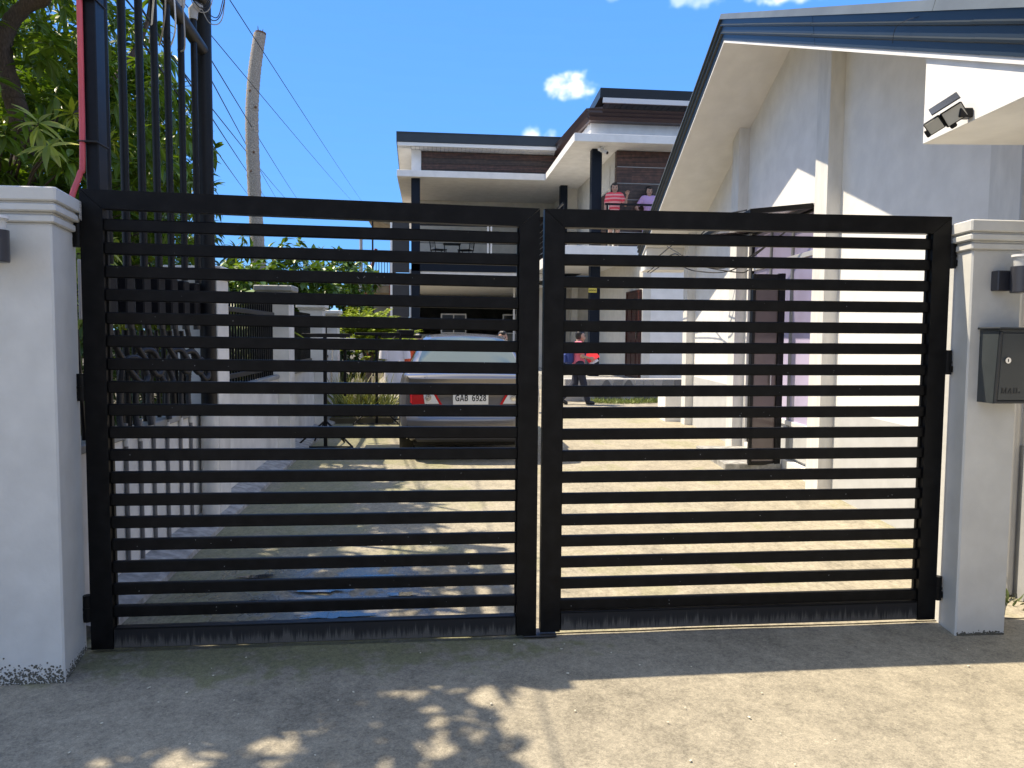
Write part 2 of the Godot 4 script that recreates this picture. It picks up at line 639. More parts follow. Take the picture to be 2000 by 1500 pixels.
func ground_image(w: int, h: int, x0: float, z0: float, wm: float, hm: float, drive: bool) -> Array:
	# albedo of cast concrete with its aggregate, trowel marks, stains and moss; for the drive also how wet it is
	var s := 1024
	var low := noise_img(5 if drive else 6, 0.006, 4, s)
	var mid := noise_img(8, 0.028, 5, s)
	var gr := noise_img(12, 0.33, 3, s)
	var gr2 := noise_img(33, 0.12, 4, s)
	var spot := noise_img(14, 0.075, 2, s)
	var crk := noise_img(25, 0.012, 5, s)
	var rgb := PackedByteArray()
	rgb.resize(w * h * 3)
	var wet := PackedByteArray()
	wet.resize(w * h)
	for j in h:
		var z := z0 + hm * (j + 0.5) / h
		for i in w:
			var x := x0 + wm * (i + 0.5) / w
			var a := (j % s) * s + i % s
			var l := low[a] / 255.0
			var m := mid[a] / 255.0
			var k := 0.83 + 0.34 * (l - 0.5) + 0.36 * (m - 0.5) + 0.55 * (gr[a] / 255.0 - 0.5) + 0.42 * (gr2[a] / 255.0 - 0.5)
			var sp := spot[a]
			if sp > 196:
				k *= 1.0 - 0.0045 * (sp - 196)
			elif sp < 44:
				k *= 1.0 + 0.006 * (44 - sp)
			var ck := absf(crk[a] - 128.0)
			if ck < 0.7 and m > 0.5:
				k *= 0.72
			k = clampf(k, 0.2, 1.25)
			var r := 0.455 * k
			var g := 0.408 * k
			var b := 0.308 * k
			var wt := 0.0
			var green := 0.0
			if drive:
				# damp, mossy strip along the fence wall; weathered patches down the lane
				green = clampf((0.25 - x) * 0.75 + (l - 0.5) * 2.2 + (m - 0.5) * 1.2, 0.0, 1.0) * 0.75
				if x > 0.4:
					green = maxf(green, clampf((l - 0.60) * 3.2 + (m - 0.5) * 1.3, 0.0, 0.45))
				var dx := (x + 0.55) / 0.95
				var dz := (z + 4.25) / 0.75
				wt = smoothstep(0.1, 0.5, 1.0 - dx * dx - dz * dz + (m - 0.5) * 2.2 + (l - 0.5) * 1.0)
				wt = maxf(wt, smoothstep(0.62, 0.72, m + 0.12 * (1.0 if x < -0.3 and z > -6.0 else 0.0)) * (0.35 if x < 0.2 else 0.0))
			else:
				var dx := (x + 0.75) / 1.0
				var dz := (z + 3.55) / 0.27
				green = clampf(1.35 - dx * dx * 0.6 - dz * dz * 0.8 + (m - 0.5) * 2.4 + (l - 0.5), 0.0, 1.0) * 0.85
			r *= lerpf(1.0, 0.50, green)
			g *= lerpf(1.0, 0.56, green)
			b *= lerpf(1.0, 0.34, green)
			var wk := 1.0 - 0.45 * wt
			var o := (j * w + i) * 3
			rgb[o] = int(255.0 * sqrt(sqrt(r * wk)) * sqrt(sqrt(sqrt(sqrt(r * wk + 0.02)))) * 0.985) if false else int(255.0 * clampf(pow(r * wk, 0.4545), 0, 1))
			rgb[o + 1] = int(255.0 * clampf(pow(g * wk, 0.4545), 0, 1))
			rgb[o + 2] = int(255.0 * clampf(pow(b * wk, 0.4545), 0, 1))
			wet[j * w + i] = int(255.0 * lerpf(0.88, 0.26, wt))
	var t1 := ImageTexture.create_from_image(Image.create_from_data(w, h, false, Image.FORMAT_RGB8, rgb))
	var t2 := ImageTexture.create_from_image(Image.create_from_data(w, h, false, Image.FORMAT_L8, wet))
	return [t1, t2]


func sheet(x0: float, z0: float, x1: float, z1: float, y: float, nx := 1, nz := 1, bumpy := 0.0) -> Geo:
	var g := Geo.new()
	var f := FastNoiseLite.new()
	f.seed = 77
	f.frequency = 0.9
	var rows := []
	for j in nz + 1:
		var r := []
		for i in nx + 1:
			var x := lerpf(x0, x1, float(i) / nx)
			var z := lerpf(z0, z1, float(j) / nz)
			r.append(Vector3(x, y + (bumpy * f.get_noise_2d(x, z) if bumpy > 0.0 else 0.0), z))
		rows.append(r)
	g.patch(rows, Vector3.UP)
	return g


func make_ground() -> void:
	struct("ground", sheet(-260, -260, 260, 260, -0.05), M.soil, "bare earth around the house lots")
	var fine: Texture2D = TX["fine"]
	var hgt: Texture2D = TX["height"]
	# forecourt in front of the gate
	var tx := ground_image(1536, 768, -2.6, -4.0, 7.2, 3.6, false)
	var m := mat("forecourt_concrete", Color.WHITE, 0.86)
	m.albedo_texture = tx[0]
	m.detail_enabled = true
	m.detail_albedo = noise_tex("speck", 0.22, 0.72, 1.0, 4, 55)
	m.detail_blend_mode = BaseMaterial3D.BLEND_MODE_MUL
	m.detail_uv_layer = BaseMaterial3D.DETAIL_UV_2
	m.uv2_triplanar = true
	m.uv2_world_triplanar = true
	m.uv2_scale = Vector3(1.3, 1.3, 1.3)
	struct("forecourt", sheet(-2.6, -4.0, 4.6, -0.4, 0.0, 36, 18, 0.004), m, "weathered concrete forecourt in front of the gate")
	var g := sheet(-14, -4.0, -2.6, -0.4, 0.0)
	g.join(sheet(4.6, -4.0, 14, -0.4, 0.0))
	g.join(sheet(-14, -0.4, 14, 9.0, 0.0))
	struct("road", g, M.concrete, "concrete road that the forecourt joins")
	# the lane behind the gate
	var td := ground_image(1024, 1024, -1.62, -13.6, 6.6, 9.98, true)
	var md := mat("lane_concrete", Color.WHITE, 1.0)
	md.albedo_texture = td[0]
	md.roughness_texture = td[1]
	md.detail_enabled = true
	md.detail_albedo = noise_tex("speck_soft", 0.15, 0.86, 1.0, 4, 56)
	md.detail_blend_mode = BaseMaterial3D.BLEND_MODE_MUL
	md.detail_uv_layer = BaseMaterial3D.DETAIL_UV_2
	md.uv2_triplanar = true
	md.uv2_world_triplanar = true
	md.uv2_scale = Vector3(1.1, 1.1, 1.1)
	struct("driveway", sheet(-1.62, -13.6, 4.98, -3.62, 0.006, 30, 40, 0.006), md, "concrete driveway with damp mossy left side")
	struct("yard", sheet(-1.62, -40, 14, -13.6, 0.004), M.concrete, "pale concrete yard behind the parked car")
	# kerb along the fence wall
	var kg := Geo.new()
	var prof := PackedVector2Array([Vector2(-1.74, -0.02), Vector2(-1.52, -0.02), Vector2(-1.53, 0.035), Vector2(-1.56, 0.05), Vector2(-1.74, 0.09)])
	kg.prism(prof, -3.75, -13.9)
	struct("kerb", kg, M.kerb, "grey sloped concrete kerb along the foot of the fence wall")
	# water left standing behind the left leaf
	var pm := mat("standing_water", lin(0.05, 0.05, 0.045), 0.02, null, Vector3.ONE, null, 0.0, 0.0, 0.6)
	var f := FastNoiseLite.new()
	f.seed = 9
	f.frequency = 2.2
	for p in [[-0.50, -3.93, 0.17, 0.045], [-0.62, -4.33, 0.16, 0.04], [-0.32, -4.55, 0.12, 0.03], [-0.95, -4.15, 0.12, 0.035], [-1.02, -4.6, 0.10, 0.03], [-0.15, -4.22, 0.09, 0.03]]:
		var pg := Geo.new()
		var c := Vector3(p[0], 0.0145, p[1])
		var prev := Vector3.ZERO
		var first := Vector3.ZERO
		for k in 41:
			var a := TAU * k / 40.0
			var rr := 1.0 + 0.75 * f.get_noise_2d(cos(a) * 0.7 + p[0] * 9.0, sin(a) * 0.7 + p[1] * 7.0)
			var q := c + Vector3(cos(a) * p[2] * rr, 0, sin(a) * p[3] * rr)
			if k > 0:
				pg.face([c, prev, q], Vector3.UP)
			prev = q
		struct("puddle", pg, pm)
	# litter: pale flakes and dry leaf bits on the forecourt
	var lg := Geo.new()
	var mm := MultiMesh.new()
	mm.transform_format = MultiMesh.TRANSFORM_3D
	lg.box(Vector3.ZERO, Vector3(0.012, 0.003, 0.008), 0.001)
	mm.mesh = lg.mesh()
	var spots := []
	for i in 70:
		spots.append(Vector3(rng.randf_range(-1.5, 2.6), 0.006, rng.randf_range(-3.5, -2.2)))
	mm.instance_count = spots.size()
	for i in spots.size():
		mm.set_instance_transform(i, Transform3D(Basis.from_euler(Vector3(rng.randf_range(-0.2, 0.2), rng.randf() * TAU, 0)).scaled(Vector3.ONE * rng.randf_range(0.25, 1.0)), spots[i]))
	var mi := MultiMeshInstance3D.new()
	mi.name = "litter"
	mi.multimesh = mm
	mi.material_override = M.leaf_litter
	mi.set_meta("kind", "stuff")
	tag(mi, "tiny pale flakes scattered on the forecourt", "litter")
	add_child(mi)
	# dark moss at the foot of the left pillar and in the joints
	var mg := Geo.new()
	mg.ball(Vector3.ZERO, Vector3(0.007, 0.0055, 0.0022), 3, 5)
	var m2 := MultiMesh.new()
	m2.transform_format = MultiMesh.TRANSFORM_3D
	m2.mesh = mg.mesh()
	var at := []
	for i in 1700:
		var u := rng.randf()
		var hh := absf(rng.randfn(0.0, 0.035))
		if u < 0.55:
			at.append(Vector3(rng.randf_range(-2.0, -1.505), hh, -3.269))
		elif u < 0.8:
			at.append(Vector3(0, hh * 0.5, rng.randf_range(-3.28, -3.6)))
			at[-1].x = -1.502 + (at[-1].z + 3.27) * 0.1735
		else:
			at.append(Vector3(rng.randf_range(2.555, 2.80), hh * 0.2, -3.429))
	m2.instance_count = at.size()
	for i in at.size():
		m2.set_instance_transform(i, Transform3D(Basis(Vector3.UP, 0.0 if at[i].x > 0 or at[i].z > -3.271 else 1.4) * Basis(Vector3.FORWARD, rng.randf() * 3.0).scaled(Vector3.ONE * rng.randf_range(0.2, 0.85)), at[i]))
	var m2i := MultiMeshInstance3D.new()
	m2i.name = "moss"
	m2i.multimesh = m2
	m2i.material_override = M.moss_line
	m2i.set_meta("kind", "stuff")
	tag(m2i, "dark moss grown along the foot of the gate pillars", "moss")
	add_child(m2i)


# ---------------------------------------------------------------- gate
func splash_tex() -> Texture2D:
	# mud thrown up from the ground, dried in upright tongues on black paint
	var w := 1024
	var h := 128
	var im := Image.create(w, h, false, Image.FORMAT_RGB8)
	var f := FastNoiseLite.new()
	f.seed = 3
	f.frequency = 0.06
	f.fractal_octaves = 4
	var f2 := FastNoiseLite.new()
	f2.seed = 8
	f2.frequency = 0.5
	for x in w:
		var top := 0.58 + 0.50 * f.get_noise_1d(x) + 0.32 * f2.get_noise_1d(x * 0.8)
		top += 0.22 * f2.get_noise_1d(x * 2.7 + 400.0)
		for y in h:
			var v := 1.0 - float(y) / h
			var k := clampf((top - v) * 2.6, 0.0, 1.0)
			k *= 0.45 + 0.5 * (f2.get_noise_2d(x * 1.2, y * 0.35) + 0.5)
			k = clampf(k, 0.0, 0.75)
			var c := Color(0.085, 0.086, 0.092).lerp(Color(0.42, 0.405, 0.38), k)
			im.set_pixel(x, y, c)
	return ImageTexture.create_from_image(im)


func gate_leaf(called: String, label: String, x0: float, x1: float, hinge_left: bool, hinge_ys: Array, slat_top: float, slat_low: float, y_top0: float, y_top1: float, y_bot: float) -> void:
	# x0..x1 outer edges; the whole leaf stands at z = -3.565 (front face)
	var zf := -3.565
	var dp := 0.05
	var t := thing(called, label, "gate", Vector3(x0, 0, zf))
	var L := x1 - x0
	var sw := 0.095
	var tr := 0.083
	var sag := y_top1 - y_top0
	# mitred frame: stiles and top rail meet on a slanting cut
	var gm: Material = M.gate_black
	var yb := y_bot
	for side in 2:
		var g := Geo.new()
		var yt := y_top0 if side == 0 else y_top1
		var poly := PackedVector2Array([Vector2(0, yb), Vector2(sw, yb), Vector2(sw, yt - tr - 0.001), Vector2(0.001, yt - 0.002)]) if side == 0 else PackedVector2Array([Vector2(L - sw, yb), Vector2(L, yb), Vector2(L - 0.001, yt - 0.002), Vector2(L - sw, yt - tr - 0.001)])
		g.prism(poly, 0.0, -dp)
		add(t, "stile", g, gm)
	var g2 := Geo.new()
	g2.prism(PackedVector2Array([Vector2(0.002, y_top0), Vector2(L - 0.002, y_top1), Vector2(L - sw - 0.001, y_top1 - tr), Vector2(sw + 0.001, y_top0 - tr)]), 0.001, -dp - 0.001)
	add(t, "top_rail", g2, gm)
	# bottom rail with dried mud
	var g3 := Geo.new()
	var a := Vector3(sw + 0.001, yb + 0.004, -0.002)
	var b := Vector3(L - sw - 0.001, yb + 0.096, -dp + 0.002)
	g3.span(a, b, 0.003)
	add(t, "bottom_rail", g3, gm)
	var g4 := Geo.new()
	g4.face([Vector3(a.x + 0.004, a.y + 0.003, 0.0015), Vector3(b.x - 0.004, a.y + 0.003, 0.0015), Vector3(b.x - 0.004, b.y - 0.006, 0.0015), Vector3(a.x + 0.004, b.y - 0.006, 0.0015)], Vector3.BACK, [Vector2(0 if hinge_left else 0.4, 1), Vector2(1 if hinge_left else 1.4, 1), Vector2(1 if hinge_left else 1.4, 0), Vector2(0 if hinge_left else 0.4, 0)])
	add(t, "mud_splash", g4, M.mud)
	# slats, let in between the stiles a little behind their face
	var n := 18
	var sm := []
	for k in 3:
		var sg := Geo.new()
		sg.box(Vector3(L * 0.5, 0, 0), Vector3(L - 2.0 * sw + 0.004, 0.0535, 0.028), 0.0045)
		sm.append(sg.mesh())
	for i in n:
		var y := lerpf(slat_top, slat_low, float(i) / (n - 1))
		var o := add(t, "slat", sm[i % 3], gm, Vector3(rng.randf_range(-0.001, 0.001), y, -0.026 - rng.randf_range(0.0, 0.003)))
		o.rotation.x = rng.randf_range(-0.03, 0.03)
		o.rotation.z = sag / L * (1.0 - float(i) / (n - 1)) * 0.6 + rng.randf_range(-0.0006, 0.0006)
		o.position.y -= 0.0
	# paint flecks and specks of dust
	var fl := Geo.new()
	fl.box(Vector3.ZERO, Vector3(0.004, 0.0025, 0.0008))
	var fm := MultiMesh.new()
	fm.transform_format = MultiMesh.TRANSFORM_3D
	fm.mesh = fl.mesh()
	fm.instance_count = 70
	for i in 70:
		var q := rng.randi_range(0, n - 1)
		fm.set_instance_transform(i, Transform3D(Basis(Vector3.BACK, rng.randf() * 3.0).scaled(Vector3.ONE * rng.randf_range(0.3, 1.1)), Vector3(rng.randf_range(sw + 0.05, L - sw - 0.05), lerpf(slat_top, slat_low, float(q) / (n - 1)) + rng.randf_range(-0.018, 0.018), -0.0115)))
	var fi := MultiMeshInstance3D.new()
	fi.name = "paint_flecks"
	fi.multimesh = fm
	fi.material_override = M.pale_grey
	fi.set_meta("kind", "stuff")
	t.add_child(fi)
	# thin inner lip of the stile tube that the slats are welded to
	for s in [[sw + 0.004, -0.035], [L - sw - 0.004, -0.035]]:
		add(t, "weld_strip", boxg(Vector3(s[0] - 0.004, yb + 0.1, s[1] - 0.012), Vector3(s[0] + 0.004, y_top1 - tr - 0.003, s[1] + 0.006), 0.001), gm)
	for hy in hinge_ys:
		var hx := -0.016 if hinge_left else L + 0.016
		var hg := Geo.new()
		hg.rod(Vector3(hx, hy - 0.06, -0.012), Vector3(hx, hy + 0.06, -0.012), 0.019, 12)
		hg.rod(Vector3(hx, hy - 0.005, -0.012), Vector3(hx, hy + 0.005, -0.012), 0.0215, 12)
		var hn := add(t, "hinge", hg, gm)
		var pg := Geo.new()
		var px := -0.060 if hinge_left else L + 0.062
		pg.span(Vector3(minf(px, hx), hy - 0.052 if hinge_left else hy - 0.05, -0.026), Vector3(maxf(px, hx), hy - 0.018, 0.002), 0.004)
		add(hn, "hinge_arm", pg, gm)


func make_gate() -> void:
	var mm := mat("mud", Color.WHITE, 0.75)
	mm.albedo_texture = splash_tex()
	gate_leaf("gate_leaf", "left black steel gate leaf of horizontal slats, hinged on the pillar without mailbox", -1.522, 0.500, true, [1.878, 1.204, 0.206], 1.919, 0.186, 2.0686, 2.033, 0.018)
	gate_leaf("gate_leaf", "right black steel gate leaf of horizontal slats, hinged beside the mailbox pillar", 0.520, 2.533, false, [1.853, 1.331, 0.19], 1.905, 0.158, 2.033, 2.043, 0.031)
	# flat steel stop on the ground under the meeting stiles
	var st := Geo.new()
	st.span(Vector3(0.44, 0.008, -3.66), Vector3(0.60, 0.016, -3.56), 0.003)
	solo("gate_stop", "low steel gate stop set in concrete where the two leaves meet", "gate stop", st, M.beam_black)


func foot(left: bool, out: float, y: float) -> Array:
	# plan of a gate pillar, its inner side splayed a little, corners eased; grown by out for the mouldings
	var p := [Vector2(-0.42, 0.17), Vector2(0.390, 0.17), Vector2(0.397, 0.163), Vector2(0.339, -0.170), Vector2(-0.42, -0.170)] if left else [Vector2(-0.126, 0.13), Vector2(-0.133, 0.123), Vector2(-0.085, -0.14), Vector2(0.140, -0.14), Vector2(0.128, 0.123), Vector2(0.121, 0.13)]
	var r := []
	for q in p:
		r.append(Vector3(q.x + signf(q.x) * out, y, q.y + signf(q.y) * out))
	return r


func pillar_cap(g: Geo, left: bool, y0: float) -> void:
	# stepped moulding that runs round the head of the pillar
	var steps := [[0.0, 0.0, 0.012], [0.014, 0.012, 0.030], [0.006, 0.042, 0.012], [0.028, 0.054, 0.030], [0.018, 0.084, 0.010], [0.034, 0.094, 0.055]]
	for s in steps:
		var e: float = minf(0.005, s[2] * 0.3)
		g.loft(foot(left, s[0], y0 + s[1] + e), foot(left, s[0], y0 + s[1] + s[2] - e))
		g.loft(foot(left, s[0] - e, y0 + s[1]), foot(left, s[0], y0 + s[1] + e))
		g.loft(foot(left, s[0], y0 + s[1] + s[2] - e), foot(left, s[0] - e, y0 + s[1] + s[2]))


func wall_lamp(at: Vector3, label: String) -> void:
	var t := thing("wall_lamp", label, "lamp", at, 0.0, "wall lamps on the gate pillars")
	add(t, "bracket", boxg(Vector3(-0.055, -0.05, 0.0), Vector3(0.025, 0.045, 0.05), 0.004), M.dark_lamp)
	var g := Geo.new()
	g.lathe([Vector2(0.0, -0.062), Vector2(0.050, -0.062), Vector2(0.052, -0.058), Vector2(0.052, 0.060), Vector2(0.046, 0.060), Vector2(0.046, 0.04), Vector2(0, 0.04)], 28, Transform3D(Basis.IDENTITY, Vector3(0.03, 0, 0.10)))
	add(t, "lamp_body", g, M.dark_lamp)
	var c := Geo.new()
	c.lathe([Vector2(0.040, 0.055), Vector2(0.043, 0.095), Vector2(0.046, 0.098), Vector2(0.046, 0.108), Vector2(0.0, 0.110)], 24, Transform3D(Basis.IDENTITY, Vector3(0.03, 0, 0.10)))
	c.lathe([Vector2(0.028, 0.055), Vector2(0.022, 0.07), Vector2(0.027, 0.085), Vector2(0.0, 0.09)], 18, Transform3D(Basis.IDENTITY, Vector3(0.03, 0, 0.10)))
	add(t, "lamp_glass", c, M.lamp_glass)
	add(t, "lamp_rim", tubeg([Vector3(0.03, 0.104, 0.10), Vector3(0.03, 0.114, 0.10)], [0.052], 24), M.alu_white)


func make_pillars() -> void:
	mat("dark_lamp", lin(0.035, 0.036, 0.045), 0.32)
	# left pillar
	var t := thing("gate_pillar", "pale grey plastered gate pillar at the left, its face streaked above mossy foot", "pillar", Vector3(-1.9, 0, -3.44))
	var g := Geo.new()
	g.loft(foot(true, 0.0, -0.05), foot(true, 0.0, 1.87))
	add(t, "shaft", g, M.grey_paint)
	var c := Geo.new()
	pillar_cap(c, true, 1.868)
	add(t, "cap", c, M.grey_paint)
	# chipped plaster beside the top hinge
	var pg := Geo.new()
	pg.prism(PackedVector2Array([Vector2(0, 0), Vector2(0.05, -0.008), Vector2(0.058, 0.02), Vector2(0.05, 0.07), Vector2(0.012, 0.078), Vector2(0.004, 0.03)]), 0.0, 0.004, Transform3D(Basis(Vector3.UP, 0.172) * Basis(Vector3(0, 0, -1), Vector3.UP, Vector3(1, 0, 0)), Vector3(0.388, 1.935, -0.10)))
	add(t, "bare_patch", pg, M.bare_plaster)
	wall_lamp(Vector3(-1.695, 1.775, -3.266), "black wall lamp on the left pillar, cut by the picture edge")
	# right pillar
	var t2 := thing("gate_pillar", "narrow grey gate pillar at the right that carries the mailbox", "pillar", Vector3(2.68, 0, -3.56))
	var g2 := Geo.new()
	g2.loft(foot(false, 0.0, -0.05), foot(false, 0.0, 1.86))
	add(t2, "shaft", g2, M.grey_paint)
	var c2 := Geo.new()
	pillar_cap(c2, false, 1.858)
	add(t2, "cap", c2, M.grey_paint)
	wall_lamp(Vector3(2.70, 1.725, -3.43), "black cylinder wall lamp above the mailbox on the right pillar")
	# mailbox
	var b := thing("mailbox", "dark grey metal mailbox with round lock on the right pillar", "mailbox", Vector3(2.715, 1.32, -3.43))
	var bx := Geo.new()
	# side seen from the left slants: the front is further out at the top
	var sec := func(x: float) -> Array:
		return [Vector3(x, -0.172, 0.0), Vector3(x, 0.172, 0.0), Vector3(x, 0.172, 0.125), Vector3(x, -0.172, 0.105)]
	bx.loft(sec.call(-0.112), sec.call(0.125))
	add(b, "box", bx, M.mail_grey)
	var lid := Geo.new()
	lid.box(Vector3(0.006, 0.178, 0.068), Vector3(0.262, 0.010, 0.152), 0.003)
	add(b, "lid", lid, M.mail_dark)
	var dr := Geo.new()
	var tilt := Basis(Vector3.RIGHT, -0.058)
	dr.box(Vector3(0.006, 0.0, 0.1185), Vector3(0.205, 0.315, 0.008), 0.003, tilt.inverse())
	var door := add(b, "door", dr, M.mail_grey)
	for e in [[-0.104, 0.0, 0.012, 0.33], [0.116, 0.0, 0.012, 0.33]]:
		var eg := Geo.new()
		eg.box(Vector3(e[0], e[1], 0.118), Vector3(e[2], e[3], 0.014), 0.003, tilt.inverse())
		add(b, "door_frame", eg, M.mail_dark)
	var eb := Geo.new()
	eb.box(Vector3(0.006, -0.165, 0.108), Vector3(0.23, 0.012, 0.016), 0.003)
	add(b, "door_frame", eb, M.mail_dark)
	var lk := Geo.new()
	lk.tube([Vector3(-0.066, 0.03, 0.12), Vector3(-0.066, 0.03, 0.134)], [0.016, 0.014], 20)
	add(door, "lock", lk, M.chrome)
	var kh := Geo.new()
	kh.box(Vector3(-0.066, 0.03, 0.1345), Vector3(0.003, 0.014, 0.002))
	add(door, "keyhole", kh, M.ink)
	var tm := TextMesh.new()
	tm.text = "MAIL"
	var sf := SystemFont.new()
	sf.font_names = PackedStringArray(["Droid Serif"])
	sf.font_weight = 700
	tm.font = sf
	tm.font_size = 32
	tm.pixel_size = 0.0011
	tm.depth = 0.004
	var tn := add(door, "lettering", tm, M.mail_dark, Vector3(-0.034, -0.112, 0.1165))
	tn.rotation.x = 0.058


func make_mail_mats() -> void:
	mat("mail_grey", lin(0.042, 0.050, 0.054), 0.42, TX["soft"], Vector3.ONE * 2.0)
	mat("mail_dark", lin(0.020, 0.023, 0.026), 0.4)


# ---------------------------------------------------------------- left boundary: fence wall and meter bank
func make_fence() -> void:
	var X := -1.74
	var spots := [-6.22, -9.18, -11.9, -13.75]
	var names := ["first fence pillar, next to the meter bank, white face to the lane", "second fence pillar from the gate, wide and grey with flat cap", "third fence pillar from the gate, with moulded cap", "last fence pillar, smallest and farthest behind the black stands"]
	for i in 4:
		var t := thing("fence_pillar", names[i], "pillar", Vector3(-1.78, 0, spots[i]), 0.0, "pillars of the fence wall")
		var g := Geo.new()
		var hw: float = [0.16, 0.16, 0.15, 0.15][i]
		var top: float = [1.86, 1.90, 1.80, 1.76][i]
		g.span(Vector3(-0.17, -0.05, -hw), Vector3(0.17, top, hw), 0.006)
		add(t, "shaft", g, M.fence_white)
		var c := Geo.new()
		c.span(Vector3(-0.19, top, -hw - 0.02), Vector3(0.19, top + 0.025, hw + 0.02), 0.006)
		c.span(Vector3(-0.215, top + 0.025, -hw - 0.045), Vector3(0.215, top + 0.09, hw + 0.045), 0.01)
		add(t, "cap", c, M.pale_grey if i == 1 else M.fence_white)
	# low plastered wall under each panel, and the bars on it
	var ends := [[-3.62, -6.06, "low white wall behind the service pipes at the gate"], [-6.38, -9.02, "low white wall between first and second fence pillar"], [-9.34, -11.75, "low wall between second and third fence pillar, its top in sunlight"], [-12.05, -13.6, "short low wall between the two farthest fence pillars"]]
	for i in 4:
		var e = ends[i]
		var t := thing("low_wall", e[2], "wall", Vector3(X, 0, e[0]), 0.0, "low walls of the fence")
		var L: float = e[0] - e[1]
		var top := 0.84 if i == 0 else 0.93
		add(t, "wall", boxg(Vector3(-0.14, -0.05, -L), Vector3(0.0, top, 0.0), 0.004), M.fence_white)
		add(t, "coping", boxg(Vector3(-0.16, top, -L + 0.002), Vector3(0.018, top + 0.045, -0.002), 0.006), M.pale_grey)
		if i == 0:
			continue
		var p := thing("fence_panel", ["black barred fence panel nearest the gate, two rails", "black barred fence panel between second and third pillar", "black barred fence panel between the two farthest pillars"][i - 1], "fence", Vector3(-1.80, 0, e[0]), 0.0, "barred panels on the fence wall")
		for ry in [1.06, 1.66]:
			add(p, "rail", boxg(Vector3(-0.018, ry - 0.022, -L), Vector3(0.028, ry + 0.022, 0.0), 0.003), M.beam_black)
		var n := int(L / 0.098)
		var bg := Geo.new()
		bg.span(Vector3(-0.009, 0.955, -0.009), Vector3(0.009, 1.80 if i == 1 else 1.74, 0.009))
		var bm := bg.mesh()
		for k in n:
			add(p, "bar", bm, M.bar_black, Vector3(0.006, 0, -L * (k + 0.5) / n))
	# frame that carries the meters: thick post by the gate, thick post by the first pillar, beams overhead
	var po := Geo.new()
	po.span(Vector3(-1.648, 0.0, -4.05), Vector3(-1.588, 4.15, -3.945), 0.004)
	solo("steel_post", "thick square black post behind the left gate pillar, with red conduit strapped on", "post", po, M.bar_black)
	var p2 := Geo.new()
	p2.rod(Vector3(-1.66, 0.84, -5.98), Vector3(-1.66, 4.05, -5.98), 0.058, 16)
	var pt := thing("steel_post", "thick round black post at far end of the meter bank, propping the overhead beams", "post", Vector3.ZERO)
	add(pt, "post", p2, M.bar_black)
	add(pt, "post_foot", rodg(Vector3(-1.66, 0.0, -5.98), Vector3(-1.66, 0.84, -5.98), 0.064, 18), M.fence_white)
	for s in [[3.86, 0.06], [3.50, 0.045]]:
		solo("overhead_beam", "upper black pipe beam running over the conduits to the round post" if s[0] > 3.6 else "lower black pipe beam running over the conduits, wires slung across it", "beam", rodg(Vector3(-1.64, s[0] + 0.10, -4.0), Vector3(-1.66, s[0], -5.97), s[1], 14), M.beam_black)
	# red conduit beside the square post
	var rc := arc([Vector3(-1.645, 4.1, -3.93), Vector3(-1.65, 3.2, -3.93), Vector3(-1.655, 2.32, -3.93), Vector3(-1.668, 2.20, -3.925), Vector3(-1.695, 2.09, -3.90), Vector3(-1.72, 1.9, -3.87), Vector3(-1.72, 0.4, -3.87)], 6)
	var rt := thing("red_conduit", "red plastic conduit running down beside the square black post", "conduit", Vector3.ZERO)
	add(rt, "pipe", tubeg(rc, [0.0135], 12), M.pvc_red)
	for y in [2.35, 3.02]:
		var sg := Geo.new()
		sg.span(Vector3(-1.672, y, -4.056), Vector3(-1.582, y + 0.006, -3.912))
		add(rt, "strap", sg, M.wire_black)
	# eight black riser pipes
	var zs := [-4.20, -4.44, -4.69, -4.93, -5.17, -5.45, -5.73]
	var tops := [4.1, 4.1, 4.1, 4.05, 4.05, 3.63, 3.66]
	var ords := ["first", "second", "third", "fourth", "fifth", "sixth", "seventh"]
	for i in 7:
		var t := thing("service_riser", "black service pipe, %s of the row counted from the square post%s" % [ords[i], ", white cap showing" if i > 4 else ""], "pipe", Vector3(-1.655, 0, zs[i]), 0.0, "black service pipes above the meters")
		add(t, "pipe", rodg(Vector3(rng.randf_range(-0.006, 0.006), 1.80, 0), Vector3(0, tops[i], 0), 0.0215, 10), M.bar_black)
		if i > 4:
			var hg := Geo.new()
			hg.tube([Vector3(0, tops[i] - 0.03, 0), Vector3(0, tops[i] + 0.03, 0), Vector3(0.03, tops[i] + 0.06, 0.01), Vector3(0.06, tops[i] + 0.05, 0.02)], [0.028, 0.034, 0.034, 0.022], 10)
			add(t, "weatherhead", hg, M.pvc_grey)
			for k in 3:
				var wp := arc([Vector3(0.06, tops[i] + 0.05, 0.02), Vector3(0.12 + 0.02 * k, tops[i] - 0.06 + 0.02 * k, 0.02), Vector3(0.20, tops[i] + 0.0 + 0.05 * k, 0.0), Vector3(0.22 + 0.02 * k, tops[i] + 0.4, -0.02), Vector3(0.18, tops[i] + 0.9, -0.1)], 6)
				add(t, "service_wire", tubeg(wp, [0.0035], 5), M.wire_black if k else M.wire_grey)
	# wires slung over the lower beam
	for k in 4:
		var z0 := -4.75 - 0.18 * k
		var wp := arc([Vector3(-1.62, 4.6, z0 + 0.1), Vector3(-1.60, 3.72, z0), Vector3(-1.57, 3.46 - 0.05 * k, z0 + 0.04), Vector3(-1.64, 3.30, z0 - 0.12), Vector3(-1.72, 3.22 + 0.05 * k, z0 - 0.3)], 6)
		solo("slung_wire", ["pale wire hanging over the beam, nearest the gate", "pale wire looped over the beam, second from the gate", "grey wire looped over the beam, third from the gate", "grey wire hanging over the beam, nearest the round post"][k], "wire", tubeg(wp, [0.005], 6), M.wire_grey if k % 2 else M.wire_white, "wires slung over the pipe beam")
